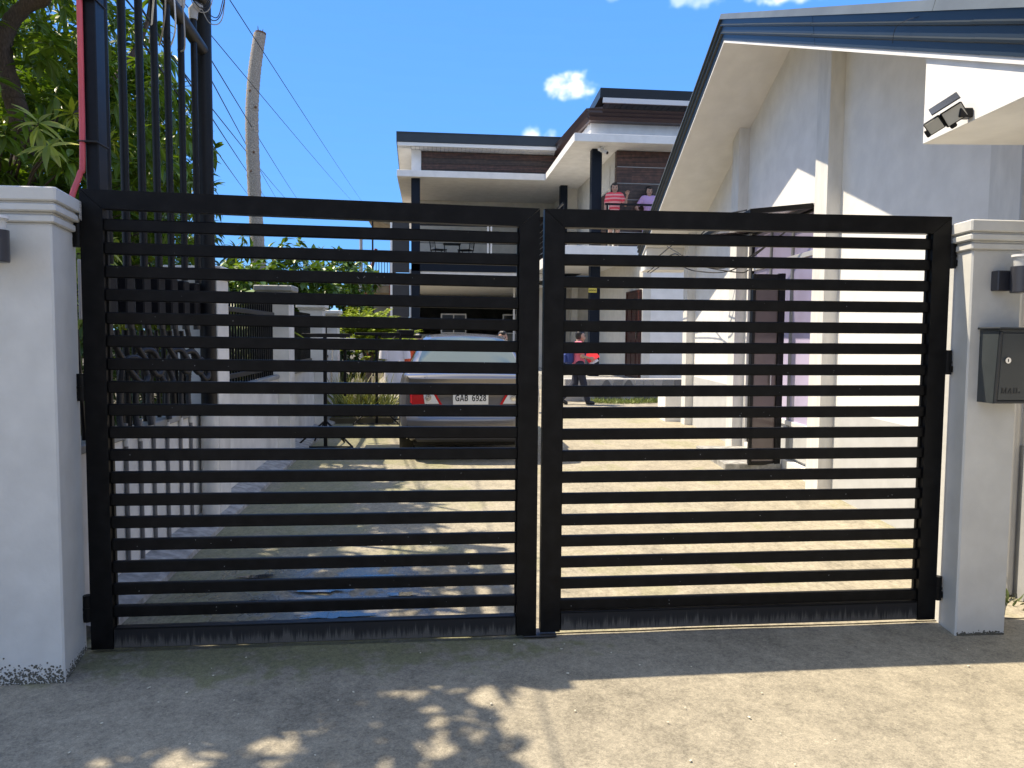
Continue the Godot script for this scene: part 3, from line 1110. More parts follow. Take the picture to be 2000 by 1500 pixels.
	# meter board and meters
	var bd := thing("meter_board", "grey backing board behind the row of black meters", "board", Vector3(-1.742, 1.66, -5.05))
	add(bd, "board", boxg(Vector3(-0.012, -0.15, -0.93), Vector3(0.0, 0.15, 0.98), 0.003), M.pvc_grey)
	var mzs := [-4.30, -4.60, -4.86, -5.11, -5.36, -5.61, -5.86]
	for i in 7:
		var t := thing("electric_meter", "black electric meter box, %s from the gate on the grey board" % ords[i], "meter", Vector3(-1.70, 1.66, mzs[i] + 0.02), 0.0, "black meters in a row")
		add(t, "case", boxg(Vector3(-0.038, -0.15, -0.062 if i else -0.11), Vector3(0.012, 0.145, 0.062 if i else 0.11), 0.008), M.meter_black)
		var ng := Geo.new()
		ng.rod(Vector3(0, -0.19, 0), Vector3(0, -0.15, 0), 0.024, 10)
		add(t, "gland", ng, M.beam_black)
	# flexible hoses that loop below the meters
	for i in 6:
		var z0: float = mzs[i] + 0.02 - 0.02
		var dip := 1.16 + 0.05 * sin(i * 2.3)
		var far := -0.16 - 0.06 * cos(i * 1.7)
		var pts := arc([Vector3(-1.70, 1.48, z0), Vector3(-1.69, 1.40, z0 - 0.02), Vector3(-1.66, dip + 0.10, z0 + far * 0.55), Vector3(-1.62, dip, z0 + far), Vector3(-1.62, dip + 0.035, z0 + far - 0.09), Vector3(-1.66, dip + 0.14, z0 + far - 0.05), Vector3(-1.71, dip + 0.10, z0 + far + 0.03), Vector3(-1.72, 1.0, z0 + far + 0.06), Vector3(-1.70, 0.88, z0 + far + 0.08)], 8)
		var rad := []
		for k in pts.size() * 1:
			rad.append(0.0225)
		# ribbed skin
		var fine_pts := []
		var fine_r := []
		for k in pts.size() - 1:
			for q in 3:
				fine_pts.append(pts[k].lerp(pts[k + 1], q / 3.0))
				fine_r.append(0.0165 if (k * 3 + q) % 2 else 0.0192)
		solo("flexible_hose", "ribbed black hose looping under the %s meter from the gate" % ords[i], "hose", tubeg(fine_pts, fine_r, 9), M.hose_black, "ribbed hoses below the meters")
	# straight pipes that drop in front of the low wall
	for i in 14:
		var z0 := -4.05 - i * 0.125
		var lean := rng.randf_range(-0.05, 0.05)
		solo("drop_pipe", "thin dark pipe dropping behind the gate slats, number %s from the gate side" % ["one", "two", "three", "four", "five", "six", "seven", "eight", "nine", "ten", "eleven", "twelve", "thirteen", "fourteen"][i], "pipe", rodg(Vector3(-1.76, 1.46, z0), Vector3(-1.75 + 0.0, 0.90, z0 + lean), 0.013 + 0.004 * (i % 3), 8), M.bar_black, "thin dark pipes below the meters")
	var wz := [-4.12, -4.34, -4.56, -4.78, -5.0, -5.25, -5.52, -5.75]
	for i in 8:
		var t := thing("wall_pipe", "thin pipe down the low white wall, coloured grey for its shaded side, %s from the gate" % (ords + ["eighth"])[i], "pipe", Vector3(-1.727, 0, wz[i]), 0.0, "pipes on the low wall in painted shade grey")
		add(t, "pipe", rodg(Vector3(0, 0.02, 0), Vector3(0, 0.93, 0), 0.0115, 12), M.pipe_shade_grey)  # shade line of the white pipe put into its colour
		add(t, "socket", rodg(Vector3(0, 0.80, 0), Vector3(0, 0.86, 0), 0.0165, 12), M.fence_white)


# ---------------------------------------------------------------- the building on the right
func rb_frame() -> Transform3D:
	var n := Vector3(1, 0, 0.107).normalized()
	var z := Vector3(-0.107, 0, 1).normalized()
	return Transform3D(Basis(n, Vector3.UP, z), Vector3(3.5, 0, -5.2))


func soffit_y(s: float) -> float:
	return 4.55 - 0.345 * (s - 2.8) if s > 2.8 else 4.55 - 0.388 * (2.8 - s)


func make_side_building() -> void:
	var t := thing("side_building", "white single-storey building with low gable end towards the driveway, slate blue roof edge", "building")
	t.transform = rb_frame()
	# local axes: x into the building, y up, -z along the drive; s = -z
	var pts := func(list: Array) -> PackedVector2Array:
		var p := PackedVector2Array()
		for q in list:
			p.append(Vector2(q[0], q[1]))
		return p
	# walls are drawn in (s, y) and pushed along x
	var wx := Transform3D(Basis(Vector3(0, 0, -1), Vector3.UP, Vector3(1, 0, 0)), Vector3.ZERO)
	var S0 := -3.3
	var S1 := 7.42
	var W0 := 2.08
	var W1 := 4.16
	var g := Geo.new()
	g.prism(pts.call([[S0, -0.05], [W0, -0.05], [W0, soffit_y(W0)], [S0, soffit_y(S0)]]), 0.0, 0.2, wx)
	g.prism(pts.call([[W1, -0.05], [S1, -0.05], [S1, soffit_y(S1)], [W1, soffit_y(W1)]]), 0.0, 0.2, wx)
	g.prism(pts.call([[W0, 2.76], [W1, 2.76], [W1, soffit_y(W1)], [2.8, 4.55], [W0, soffit_y(W0)]]), 0.001, 0.2, wx)
	g.prism(pts.call([[W0, -0.05], [W1, -0.05], [W1, 0.12], [W0, 0.12]]), 0.001, 0.2, wx)
	add(t, "wall", g, M.white_paint)
	var g2 := Geo.new()
	var g2b := Geo.new()
	g2.span(Vector3(0.2, -0.05, -S0 - 0.2), Vector3(7.0, soffit_y(S0) - 0.02, -S0), 0.0)
	g2b.span(Vector3(0.2, -0.05, -S1), Vector3(7.0, soffit_y(S1) - 0.02, -S1 + 0.2), 0.0)
	add(t, "end_wall", g2, M.white_paint)
	add(t, "end_wall", g2b, M.white_paint)
	# painted dado
	for e in [[-0.88, 1.46], [1.75, W0], [W1 + 0.02, 4.25], [4.54, 6.97], [7.26, S1]]:
		add(t, "dado", boxg(Vector3(-0.007, -0.02, -e[1]), Vector3(-0.001, 0.80, -e[0])), M.dado_paint)
	# piers
	for e in [[1.46, 1.75, 0.13], [4.25, 4.54, 0.13], [6.97, 7.26, 0.13], [-3.3, -0.88, 0.10]]:
		var pg := Geo.new()
		var top := minf(soffit_y(e[0]), soffit_y(e[1])) - 0.002
		pg.prism(pts.call([[e[0], -0.05], [e[1], -0.05], [e[1], soffit_y(e[1]) - 0.003], [e[0], soffit_y(e[0]) - 0.003]]), -e[2], -0.0005, wx)
		add(t, "pier", pg, M.cream_white)
	add(t, "pier_skirt", boxg(Vector3(-0.106, -0.02, 0.9), Vector3(-0.1005, 0.86, 3.29)), M.lower_grey)
	# closing block under each end of the gable overhang
	add(t, "eave_block", boxg(Vector3(-0.715, 2.50, 1.28), Vector3(-0.0, 3.02, 3.6), 0.003), M.white_paint)
	var eb := Geo.new()
	eb.prism(pts.call([[-3.6, 3.021], [-1.28, 3.021], [-1.28, soffit_y(-1.28) + 0.05]]), -0.714, -0.60, wx)
	add(t, "eave_block", eb, M.white_paint)
	add(t, "eave_block", boxg(Vector3(-0.715, 2.56, -8.05), Vector3(0.0, 2.92, -7.5), 0.003), M.white_paint)
	# soffit, roof slabs
	for side in 2:
		var sa := 2.8
		var sb := -3.6 if side == 0 else 8.05
		var sg := Geo.new()
		var sec := func(s: float) -> Array:
			var y := soffit_y(s)
			return [Vector3(-0.70, y, -s), Vector3(7.2, y, -s), Vector3(7.2, y + 0.03, -s), Vector3(-0.70, y + 0.03, -s)]
		sg.loft(sec.call(sa), sec.call(sb))
		add(t, "soffit", sg, M.soffit)
		var wg := Geo.new()
		var sec2 := func(s: float) -> Array:
			var y := soffit_y(s)
			return [Vector3(-0.735, y - 0.005, -s), Vector3(-0.702, y - 0.005, -s), Vector3(-0.702, y + 0.035, -s), Vector3(-0.735, y + 0.035, -s)]
		wg.loft(sec2.call(sa), sec2.call(sb))
		add(t, "barge_board", wg, M.slab_white)
		# pressed metal flashing in three steps
		var prof := [[-0.704, 0.022], [-0.742, 0.025], [-0.748, 0.078], [-0.768, 0.084], [-0.773, 0.097], [-0.752, 0.105], [-0.758, 0.158], [-0.778, 0.164], [-0.783, 0.177], [-0.762, 0.185], [-0.766, 0.232], [-0.60, 0.240], [-0.60, 0.20], [-0.704, 0.19]]
		var cuts := [sa, lerpf(sa, sb, 0.13), lerpf(sa, sb, 0.40), lerpf(sa, sb, 0.72), sb]
		for k in 4:
			var fg := Geo.new()
			var grow := 0.0015 * (k % 2)
			var sec3 := func(s: float) -> Array:
				var y := soffit_y(s)
				var r := []
				for q in prof:
					r.append(Vector3(q[0] - grow, y + q[1] + grow, -s))
				return r
			fg.loft(sec3.call(cuts[k] + (0.0 if k == 0 else (0.012 if side == 0 else -0.012))), sec3.call(cuts[k + 1]))
			add(t, "roof_flashing", fg, M.roof_slate)
		var rg := Geo.new()
		var sec4 := func(s: float) -> Array:
			var y := soffit_y(s) + 0.19
			return [Vector3(-0.62, y, -s), Vector3(7.3, y, -s), Vector3(7.3, y + 0.03, -s), Vector3(-0.62, y + 0.03, -s)]
		rg.loft(sec4.call(sa), sec4.call(sb))
		add(t, "roof", rg, M.roof_dull)
		# pale folded edge of the roof sheet, over the flashing
		for k in 3:
			var eg := Geo.new()
			var gr2 := 0.0015 * (k % 2)
			var sec6 := func(s: float) -> Array:
				var y := soffit_y(s)
				return [Vector3(-0.790 - gr2, y + 0.234, -s), Vector3(-0.775 - gr2, y + 0.290 + gr2, -s), Vector3(-0.40, y + 0.315 + gr2, -s), Vector3(-0.40, y + 0.242, -s)]
			eg.loft(sec6.call(lerpf(sa, sb, k / 3.0)), sec6.call(lerpf(sa, sb, (k + 1) / 3.0)))
			add(t, "roof_edge", eg, M.roof_edge)
	# window: reveal, lilac panes, black frame
	var win := Node3D.new()
	win.name = numbered(t, "window")
	t.add_child(win)
	add(win, "reveal", boxg(Vector3(0.10, 0.12, -W1), Vector3(0.195, 2.755, -W0), 0.0), M.white_paint)
	for e in [[2.11, 2.74], [2.79, 3.43], [3.48, 4.10]]:
		add(win, "pane", boxg(Vector3(0.055, 0.55, -e[1]), Vector3(0.062, 2.26, -e[0])), M.lilac_glass)
		add(win, "pane", boxg(Vector3(0.055, 2.32, -e[1]), Vector3(0.062, 2.70, -e[0])), M.lilac_glass)
		add(win, "pane", boxg(Vector3(0.055, 0.16, -e[1]), Vector3(0.062, 0.50, -e[0])), M.dado_paint)
	for s in [2.76, 3.455]:
		add(win, "mullion", boxg(Vector3(0.035, 0.13, -s - 0.024), Vector3(0.085, 2.75, -s + 0.024), 0.003), M.pale_grey)
	for s in [2.095, 4.135]:
		add(win, "jamb", boxg(Vector3(0.03, 0.13, -s - 0.02), Vector3(0.09, 2.75, -s + 0.02), 0.003), M.alu_white if s < 3 else M.bar_black)
	for y in [0.525, 2.29, 2.725]:
		add(win, "transom", boxg(Vector3(0.032, y - 0.025, -4.115), Vector3(0.088, y + 0.025, -2.115), 0.003), M.bar_black if y > 2.6 else M.alu_white)
	# awning sash swung out over the drive
	var aw := Node3D.new()
	aw.name = numbered(t, "awning_sash")
	aw.position = Vector3(0.0, 2.745, 0)
	aw.rotation.z = 0.10
	t.add_child(aw)
	add(aw, "sash_frame", boxg(Vector3(-0.62, -0.03, -2.17), Vector3(0.0, 0.02, -2.11), 0.004), M.bar_black)
	add(aw, "sash_frame", boxg(Vector3(-0.62, -0.03, -4.13), Vector3(0.0, 0.02, -4.07), 0.004), M.bar_black)
	add(aw, "sash_frame", boxg(Vector3(-0.62, -0.03, -4.07), Vector3(-0.56, 0.02, -2.17), 0.004), M.bar_black)
	add(aw, "sash_frame", boxg(Vector3(-0.05, -0.03, -4.07), Vector3(0.0, 0.02, -2.17), 0.004), M.bar_black)
	add(aw, "sash_glass", boxg(Vector3(-0.565, -0.008, -4.075), Vector3(-0.045, -0.002, -2.165)), M.sash_glass)
	# tinted glass door leaf standing open, square to the wall
	var d := Node3D.new()
	d.name = numbered(t, "open_door")
	d.position = Vector3(-0.02, 0.06, -2.80)
	d.rotation.y = 0.12
	t.add_child(d)
	add(d, "door_stile", boxg(Vector3(-0.07, 0, -0.03), Vector3(0.0, 2.07, 0.03), 0.004), M.bar_black)
	add(d, "door_stile", boxg(Vector3(-0.36, 0, -0.022), Vector3(-0.325, 2.06, 0.022), 0.004), M.bar_black)
	add(d, "door_rail", boxg(Vector3(-0.325, 2.01, -0.022), Vector3(-0.07, 2.06, 0.022), 0.004), M.bar_black)
	add(d, "door_rail", boxg(Vector3(-0.325, 0.0, -0.022), Vector3(-0.07, 0.04, 0.022), 0.004), M.bar_black)
	add(d, "door_glass", boxg(Vector3(-0.327, 0.038, -0.004), Vector3(-0.068, 2.012, 0.004)), M.brown_glass)
	add(d, "handle", rodg(Vector3(-0.14, 0.86, 0.03), Vector3(-0.14, 1.0, 0.03), 0.009, 8), M.chrome)
	add(t, "doorstep", boxg(Vector3(-0.62, -0.02, -4.1), Vector3(-0.008, 0.075, -2.76), 0.008), M.kerb)
	# low plinth at the far corner
	add(t, "corner_plinth", boxg(Vector3(-0.36, -0.02, -8.1), Vector3(0.0, 0.44, -7.43), 0.006), M.slab_white)
	# dead twigs caught on the roof edge
	var tw := Geo.new()
	tw.tube(arc([Vector3(-0.79, 3.12, 1.05), Vector3(-0.80, 3.19, 1.12), Vector3(-0.76, 3.17, 1.3), Vector3(-0.75, 3.12, 1.42)], 4), [0.0025, 0.0015], 5)
	var wf := solo("dead_twig", "dry twig lying on the slate blue roof edge at upper right", "twig", tw, M.wire_black)
	wf.transform = rb_frame()
	# solar flood lights
	flood(Vector3(-0.722, 2.535, 1.72), 0.88, "black solar flood light with tilted panel on the white block over the mailbox")
	flood(Vector3(-0.722, 2.72, -7.62), 0.8, "small black solar flood light at the far white corner of the side building")
	# loose cables strung along the front of the window
	var fr := rb_frame()
	var runs := [[Vector3(-0.62, 2.55, -7.9), Vector3(-0.66, 2.62, -5.6), Vector3(-0.66, 2.42, -4.6), Vector3(-0.30, 2.30, -3.9), Vector3(-0.06, 2.62, -2.2)],
		[Vector3(-0.64, 2.66, -7.6), Vector3(-0.66, 2.76, -5.4), Vector3(-0.67, 2.66, -4.2), Vector3(-0.64, 2.78, -3.2), Vector3(-0.60, 2.72, -2.3)],
		[Vector3(-0.66, 2.50, -7.4), Vector3(-0.66, 2.52, -5.8), Vector3(-0.52, 2.32, -4.8), Vector3(-0.20, 2.28, -4.2), Vector3(-0.02, 2.5, -3.4)],
		[Vector3(-0.66, 2.78, -6.0), Vector3(-0.70, 2.62, -5.2), Vector3(-0.50, 2.36, -4.5), Vector3(-0.12, 2.25, -4.15), Vector3(-0.01, 2.28, -4.14)]]
	for k in 4:
		var w := solo("loose_cable", ["black cable sagging along the side building, lowest at the window jamb", "black cable resting on the open awning sash", "black cable drooping before the lilac panes, middle of the tangle", "short black cable hooked to the black window jamb"][k], "cable", tubeg(arc(runs[k], 8), [0.008], 6), M.wire_black, "loose cables by the lilac window")
		w.transform = fr
	# grey downpipe by the front corner of the building
	var dp := solo("downpipe", "grey vertical pipe just right of the mailbox pillar", "pipe", rodg(Vector3(-0.14, 0.02, 1.28), Vector3(-0.14, 2.5, 1.28), 0.028, 14), M.pvc_grey)
	dp.transform = fr
	var cd := solo("extension_cable", "white cord lying on the ground at the right pillar's foot", "cord", tubeg(arc([Vector3(2.83, 0.03, -3.50), Vector3(2.95, 0.05, -3.66), Vector3(3.10, 0.10, -3.86), Vector3(3.22, 0.22, -3.98)], 5), [0.006], 6), M.wire_white)


func flood(at: Vector3, k: float, label: String) -> void:
	# two lamp heads and a tilted solar panel on one arm
	var t := thing("flood_light", label, "flood light")
	t.transform = rb_frame() * Transform3D(Basis.IDENTITY.scaled(Vector3.ONE * k), at)
	var r := Vector3(0.876, 0, 0.484)
	var c := Vector3(-0.471, -0.226, 0.852).normalized()
	var u := c.cross(r).normalized()
	r = u.cross(c)
	var b0 := Basis(c, 0.52) * Basis(r, u, c)
	add(t, "arm", boxg(Vector3(-0.07, -0.02, -0.03), Vector3(0.005, 0.03, 0.03), 0.004), M.bar_black)
	for s in [[0.0, 0.0, 0.104, 0.076, 0.18, -0.12], [-0.092, -0.045, 0.076, 0.066, -0.22, -0.2]]:
		var b: Basis = b0 * Basis(Vector3.UP, s[4]) * Basis(Vector3.RIGHT, -s[5])
		var o: Vector3 = Vector3(-0.085, 0, 0) + r * s[0] + u * s[1]
		var g := Geo.new()
		g.box(o, Vector3(s[2] + 0.014, s[3] + 0.012, 0.026), 0.005, b)
		var h := add(t, "lamp_head", g, M.bar_black)
		var f := Geo.new()
		f.box(o + b * Vector3(0, 0, 0.013), Vector3(s[2], s[3], 0.004), 0.001, b)
		add(h, "led_face", f, M.led_face)
	var sp := Geo.new()
	sp.box(Vector3(-0.09, 0, 0) + r * -0.045 + u * 0.062, Vector3(0.155, 0.11, 0.008), 0.002, b0 * Basis(Vector3.RIGHT, -1.22))
	add(t, "solar_panel", sp, M.solar)
	var f2 := Geo.new()
	f2.box(Vector3(-0.075, 0, 0) + r * -0.01 - u * 0.055, Vector3(0.035, 0.03, 0.03), 0.006, b0)
	add(t, "sensor", f2, M.bar_black)
	var f3 := Geo.new()
	f3.box(Vector3(-0.075, 0, 0) + r * -0.135 - u * 0.085, Vector3(0.022, 0.045, 0.03), 0.005, b0)
	add(t, "bracket", f3, M.bar_black)


# ---------------------------------------------------------------- the two-storey house at the back
func make_house() -> void:
	var t := thing("two_storey_house", "two-storey house at the end of the drive with balconies, navy columns and flat white slabs", "house", Vector3(3.4, 0, -18.5))
	var o := Vector3(3.4, 0, -18.5)
	var bx := func(called: String, a: Vector3, b: Vector3, m: Material, bev := 0.004) -> MeshInstance3D:
		return add(t, called, boxg(a - o, b - o, bev), m)
	# --- left wing
	bx.call("roof_slab", Vector3(-1.01, 6.08, -30.0), Vector3(3.385, 6.27, -23.2), M.slab_white)
	bx.call("column", Vector3(-0.60, 0, -23.72), Vector3(-0.34, 6.08, -23.42), M.navy)
	bx.call("pier", Vector3(-0.60, 6.271, -24.0), Vector3(-0.31, 6.98, -23.7), M.slab_white)
	for k in 4:
		var y := 6.275 + k * 0.17
		bx.call("plank", Vector3(-0.308, y, -24.0 - 0.004 * (k % 2)), Vector3(4.6, y + 0.166, -23.80 - 0.004 * (k % 2)), M.wood_dark if k % 2 else M.wood_darker, 0.003)
	# soffit boards under the front eave
	var n := 40
	var sb := boxg(Vector3(0.003, 0, -0.55), Vector3(0.122, 0.02, 0.25), 0.003).mesh()
	for k in n:
		var q := add(t, "soffit_board", sb, M.soffit, Vector3(-0.98 + k * 0.125, 6.985, -23.70) - o)
		q.rotation.x = -0.06
	# shed roof falling to the back
	var rg := Geo.new()
	var sec := func(x: float) -> Array:
		return [Vector3(x, 7.10, -23.35) - o, Vector3(x, 7.40, -23.30) - o, Vector3(x, 5.72, -31.3) - o, Vector3(x, 5.50, -31.3) - o]
	rg.loft(sec.call(-1.03), sec.call(3.9))
	add(t, "roof", rg, M.roof_slate)
	var ug := Geo.new()
	var sec2 := func(x: float) -> Array:
		return [Vector3(x, 6.96, -23.5) - o, Vector3(x, 7.09, -23.5) - o, Vector3(x, 5.49, -31.2) - o, Vector3(x, 5.40, -31.2) - o]
	ug.loft(sec2.call(-1.0), sec2.call(-0.6))
	add(t, "eave_soffit", ug, M.soffit)
	bx.call("fascia_trim", Vector3(-1.0, 7.0, -23.38), Vector3(3.9, 7.105, -23.33), M.alu_white)
	bx.call("fascia", Vector3(-1.03, 7.105, -23.36), Vector3(3.95, 7.40, -23.31), M.roof_slate, 0.01)
	# balcony floor, beam, rail
	bx.call("balcony_floor", Vector3(-0.60, 3.34, -28.0), Vector3(4.6, 3.60, -23.42), M.navy)
	bx.call("floor_beam", Vector3(-0.33, 3.12, -23.75), Vector3(3.9, 3.338, -23.46), M.slab_white)
	bx.call("carport_ceiling", Vector3(-0.60, 2.93, -29.0), Vector3(4.6, 3.0, -23.8), M.soffit)
	bx.call("balcony_wall", Vector3(-0.6, 3.601, -27.4), Vector3(9.0, 6.079, -27.2), M.cream_paint)
	bx.call("balcony_wall", Vector3(4.3, 3.621, -27.19), Vector3(4.6, 6.078, -24.4), M.cream_paint)
	bx.call("balcony_side_wall", Vector3(-0.60, 3.601, -27.2), Vector3(-0.45, 4.35, -23.75), M.navy)
	bx.call("balcony_door", Vector3(3.62, 3.601, -27.19), Vector3(4.25, 5.6, -27.15), M.wood_darker)
	for x in [1.68, 1.78, 3.25]:
		bx.call("rail_post", Vector3(x, 3.60, -23.52), Vector3(x + 0.045, 4.72, -23.47), M.alu_white if x < 3 else M.bar_black)
	for y in [3.90, 4.18, 4.70]:
		bx.call("rail", Vector3(-0.34, y, -23.51), Vector3(3.9, y + (0.05 if y > 4.5 else 0.018), -23.48), M.bar_black, 0.002)
	# side screen left of the column: plain above, boards with pale joints below
	bx.call("side_screen", Vector3(-1.16, 3.30, -23.62), Vector3(-0.66, 5.35, -23.55), M.dark_grey)
	for k in 9:
		bx.call("screen_board", Vector3(-1.16, 0.02 + k * 0.325, -23.62), Vector3(-0.66, 0.32 + k * 0.325, -23.55), M.dark_grey)
	bx.call("screen_backing", Vector3(-1.14, 0.0, -23.66), Vector3(-0.68, 2.95, -23.622), M.alu_white)
	for x in [-1.225, -0.655]:
		bx.call("screen_edge", Vector3(x, 0.0, -23.64), Vector3(x + 0.06, 5.35 if x < -1 else 3.4, -23.53), M.alu_white)
	# carport: back wall with a band of dark windows
	bx.call("carport_back_wall", Vector3(-0.6, 0, -29.0), Vector3(4.6, 1.45, -28.8), M.carport_wall)
	# above the half wall the room behind lies open
	bx.call("room_floor", Vector3(-0.6, -0.02, -36.0), Vector3(4.6, 0.02, -29.0), M.kerb)
	bx.call("room_ceiling", Vector3(-0.8, 2.93, -36.2), Vector3(4.8, 3.05, -29.001), M.slab_white)
	bx.call("room_back_wall", Vector3(-0.8, 0.0, -36.2), Vector3(4.8, 2.929, -36.0), M.carport_wall)
	bx.call("room_side_wall", Vector3(-0.8, 0.0, -35.999), Vector3(-0.6, 2.929, -28.8), M.carport_wall)
	bx.call("room_side_wall", Vector3(4.6, 0.0, -35.999), Vector3(4.8, 2.929, -28.8), M.carport_wall)
	for x in [0.35, 2.65]:
		var f := bx.call("window_frame", Vector3(x, 1.48, -28.79), Vector3(x + 0.95, 2.22, -28.74), M.alu_white)
		for s in 2:
			add(f, "window_pane", boxg(Vector3(x + 0.05 + s * 0.445, 1.53, -28.75) - o, Vector3(x + 0.455 + s * 0.445, 2.17, -28.735) - o), M.sky_glass)
	bx.call("carport_side_wall", Vector3(4.4, 0, -28.8), Vector3(4.6, 3.0, -24.1), M.cream_paint)
	for x in [2.60, 2.70]:
		bx.call("white_post", Vector3(x, 0, -24.6), Vector3(x + 0.055, 2.93, -24.54), M.alu_white)
	bx.call("dark_post", Vector3(2.78, 0, -24.7), Vector3(2.98, 2.93, -24.5), M.navy)
	# --- right wing
	bx.call("roof_slab", Vector3(3.39, 6.08, -30.0), Vector3(9.5, 6.27, -18.45), M.slab_white)
	bx.call("parapet", Vector3(3.86, 6.271, -23.4), Vector3(9.5, 6.66, -18.86), M.slab_white)
	var bg := Geo.new()
	var prof := [[-18.6, 6.62], [-18.56, 6.70], [-18.62, 6.72], [-18.58, 6.80], [-18.64, 6.82], [-18.60, 6.90], [-19.0, 6.96], [-19.0, 6.62]]
	var sec3 := func(x: float) -> Array:
		var r := []
		for q in prof:
			r.append(Vector3(x, q[1], q[0]) - o)
		return r
	bg.loft(sec3.call(3.78), sec3.call(9.6))
	add(t, "brown_fascia", bg, M.roof_brown)
	var bs := Geo.new()
	var sec4 := func(z: float) -> Array:
		var y := 0.3 * (-18.6 - z) / 4.9
		var r := []
		for q in [[3.78, 6.62], [3.72, 6.70], [3.77, 6.72], [3.72, 6.80], [3.76, 6.82], [3.70, 6.90], [4.1, 6.95], [4.1, 6.62]]:
			r.append(Vector3(q[0], q[1] + y, z) - o)
		return r
	bs.loft(sec4.call(-18.62), sec4.call(-24.4))
	add(t, "brown_fascia", bs, M.roof_brown)
	var br := Geo.new()
	br.face([Vector3(3.8, 6.93, -18.7) - o, Vector3(9.6, 6.93, -18.7) - o, Vector3(9.6, 7.28, -24.6) - o, Vector3(3.8, 7.28, -24.6) - o], Vector3.UP)
	add(t, "lower_roof", br, M.roof_brown)
	bx.call("clerestory_wall", Vector3(4.7, 6.96, -24.4), Vector3(9.5, 7.50, -20.6), M.slab_white)
	for k in 30:
		add(t, "soffit_board", boxg(Vector3(0, 0, -0.75), Vector3(0.15, 0.02, 0.0), 0.003), M.roof_brown, Vector3(4.45 + k * 0.16, 7.42, -19.9) - o)
	bx.call("fascia_trim", Vector3(4.38, 7.42, -19.90), Vector3(9.6, 7.55, -19.84), M.alu_white)
	var tg := Geo.new()
	var sec5 := func(x: float) -> Array:
		return [Vector3(x, 7.551, -19.86) - o, Vector3(x, 7.78, -19.80) - o, Vector3(x, 7.35, -25.0) - o, Vector3(x, 7.10, -25.0) - o]
	tg.loft(sec5.call(4.30), sec5.call(9.7))
	add(t, "roof", tg, M.roof_slate)
	bx.call("column", Vector3(3.97, 0, -19.4), Vector3(4.22, 6.08, -19.14), M.navy)
	bx.call("column", Vector3(3.97, 0, -24.1), Vector3(4.19, 6.08, -23.86), M.navy)
	bx.call("upper_floor", Vector3(3.13, 3.34, -24.4), Vector3(9.5, 3.62, -18.5), M.slab_white)
	bx.call("upper_side_wall", Vector3(4.61, 3.62, -24.4), Vector3(4.8, 6.079, -19.42), M.cream_paint)
	bx.call("balcony_door", Vector3(4.585, 3.63, -21.1), Vector3(4.608, 5.2, -20.1), M.wood_darker)
	bx.call("window_frame", Vector3(4.59, 5.25, -21.3), Vector3(4.608, 5.85, -19.9), M.cream_paint)
	# dark wood cladding with pale joints, returning round the corner
	for k in 6:
		var y := 3.66 + k * 0.405
		bx.call("cladding_board", Vector3(4.61, y, -19.4), Vector3(9.5, y + 0.385, -19.2), M.wood_darker if k < 4 else M.wood_dark, 0.003)
	bx.call("cladding_backing", Vector3(4.63, 3.63, -19.39), Vector3(9.48, 6.079, -19.222), M.alu_white)
	# balcony rail
	bx.call("rail", Vector3(4.2, 4.62, -18.66), Vector3(9.4, 4.67, -18.62), M.bar_black)
	bx.call("rail", Vector3(3.16, 4.62, -24.0), Vector3(3.20, 4.67, -18.62), M.bar_black)
	for x in [3.18, 4.24, 5.45, 6.7]:
		bx.call("rail_post", Vector3(x, 3.62, -18.665), Vector3(x + 0.04, 4.62, -18.625), M.bar_black)
	for k in 5:
		bx.call("rail_wire", Vector3(3.17, 3.80 + k * 0.16, -24.0), Vector3(3.185, 3.812 + k * 0.16, -18.66), M.chrome, 0.0)
	# ground floor of the right wing
	bx.call("ground_floor_wall", Vector3(5.0, 0, -24.4), Vector3(5.2, 3.339, -18.0), M.cream_paint)
	bx.call("ground_floor_wall", Vector3(5.2, 0, -18.2), Vector3(9.5, 3.339, -18.0), M.slab_white)
	bx.call("rear_wall", Vector3(3.2, 0, -24.6), Vector3(5.0, 3.339, -24.4), M.cream_paint)
	bx.call("porch_floor", Vector3(2.9, -0.02, -24.4), Vector3(5.0, 0.42, -17.0), M.kerb)
	var dr := bx.call("door", Vector3(4.955, 0.43, -19.25), Vector3(4.998, 2.50, -18.12), M.door_red)
	for e in [[-19.32, -19.25], [-18.12, -18.05]]:
		add(dr, "door_frame", boxg(Vector3(4.93, 0.42, e[0]) - o, Vector3(4.997, 2.56, e[1]) - o, 0.004), M.door_red)
	add(dr, "door_frame", boxg(Vector3(4.931, 2.50, -19.25) - o, Vector3(4.996, 2.56, -18.12) - o, 0.004), M.door_red)
	for zz in [-18.98, -18.55]:
		for yy in [[0.6, 1.35], [1.5, 2.35]]:
			add(dr, "door_panel", boxg(Vector3(4.94, yy[0], zz - 0.17) - o, Vector3(4.956, yy[1], zz + 0.17) - o, 0.006), M.door_red)
	add(dr, "handle", boxg(Vector3(4.91, 1.38, -18.25) - o, Vector3(4.94, 1.55, -18.21) - o, 0.006), M.chrome)
	# camera on the front edge of the slab
	var cm := thing("security_camera", "white security camera hanging under the balcony slab beside the front navy column", "camera", Vector3(4.17, 6.08, -18.95))
	var cg := Geo.new()
	cg.lathe([Vector2(0, 0), Vector2(0.06, 0), Vector2(0.06, -0.035), Vector2(0.02, -0.045), Vector2(0.02, -0.09), Vector2(0, -0.09)], 14)
	add(cm, "mount", cg, M.alu_white)
	add(cm, "camera_body", tubeg([Vector3(-0.02, -0.07, -0.03), Vector3(0.11, -0.16, 0.10)], [0.045], 12), M.alu_white)
	add(cm, "camera_body", tubeg([Vector3(-0.05, -0.05, 0.02), Vector3(-0.09, -0.09, 0.12)], [0.04], 12), M.alu_white)
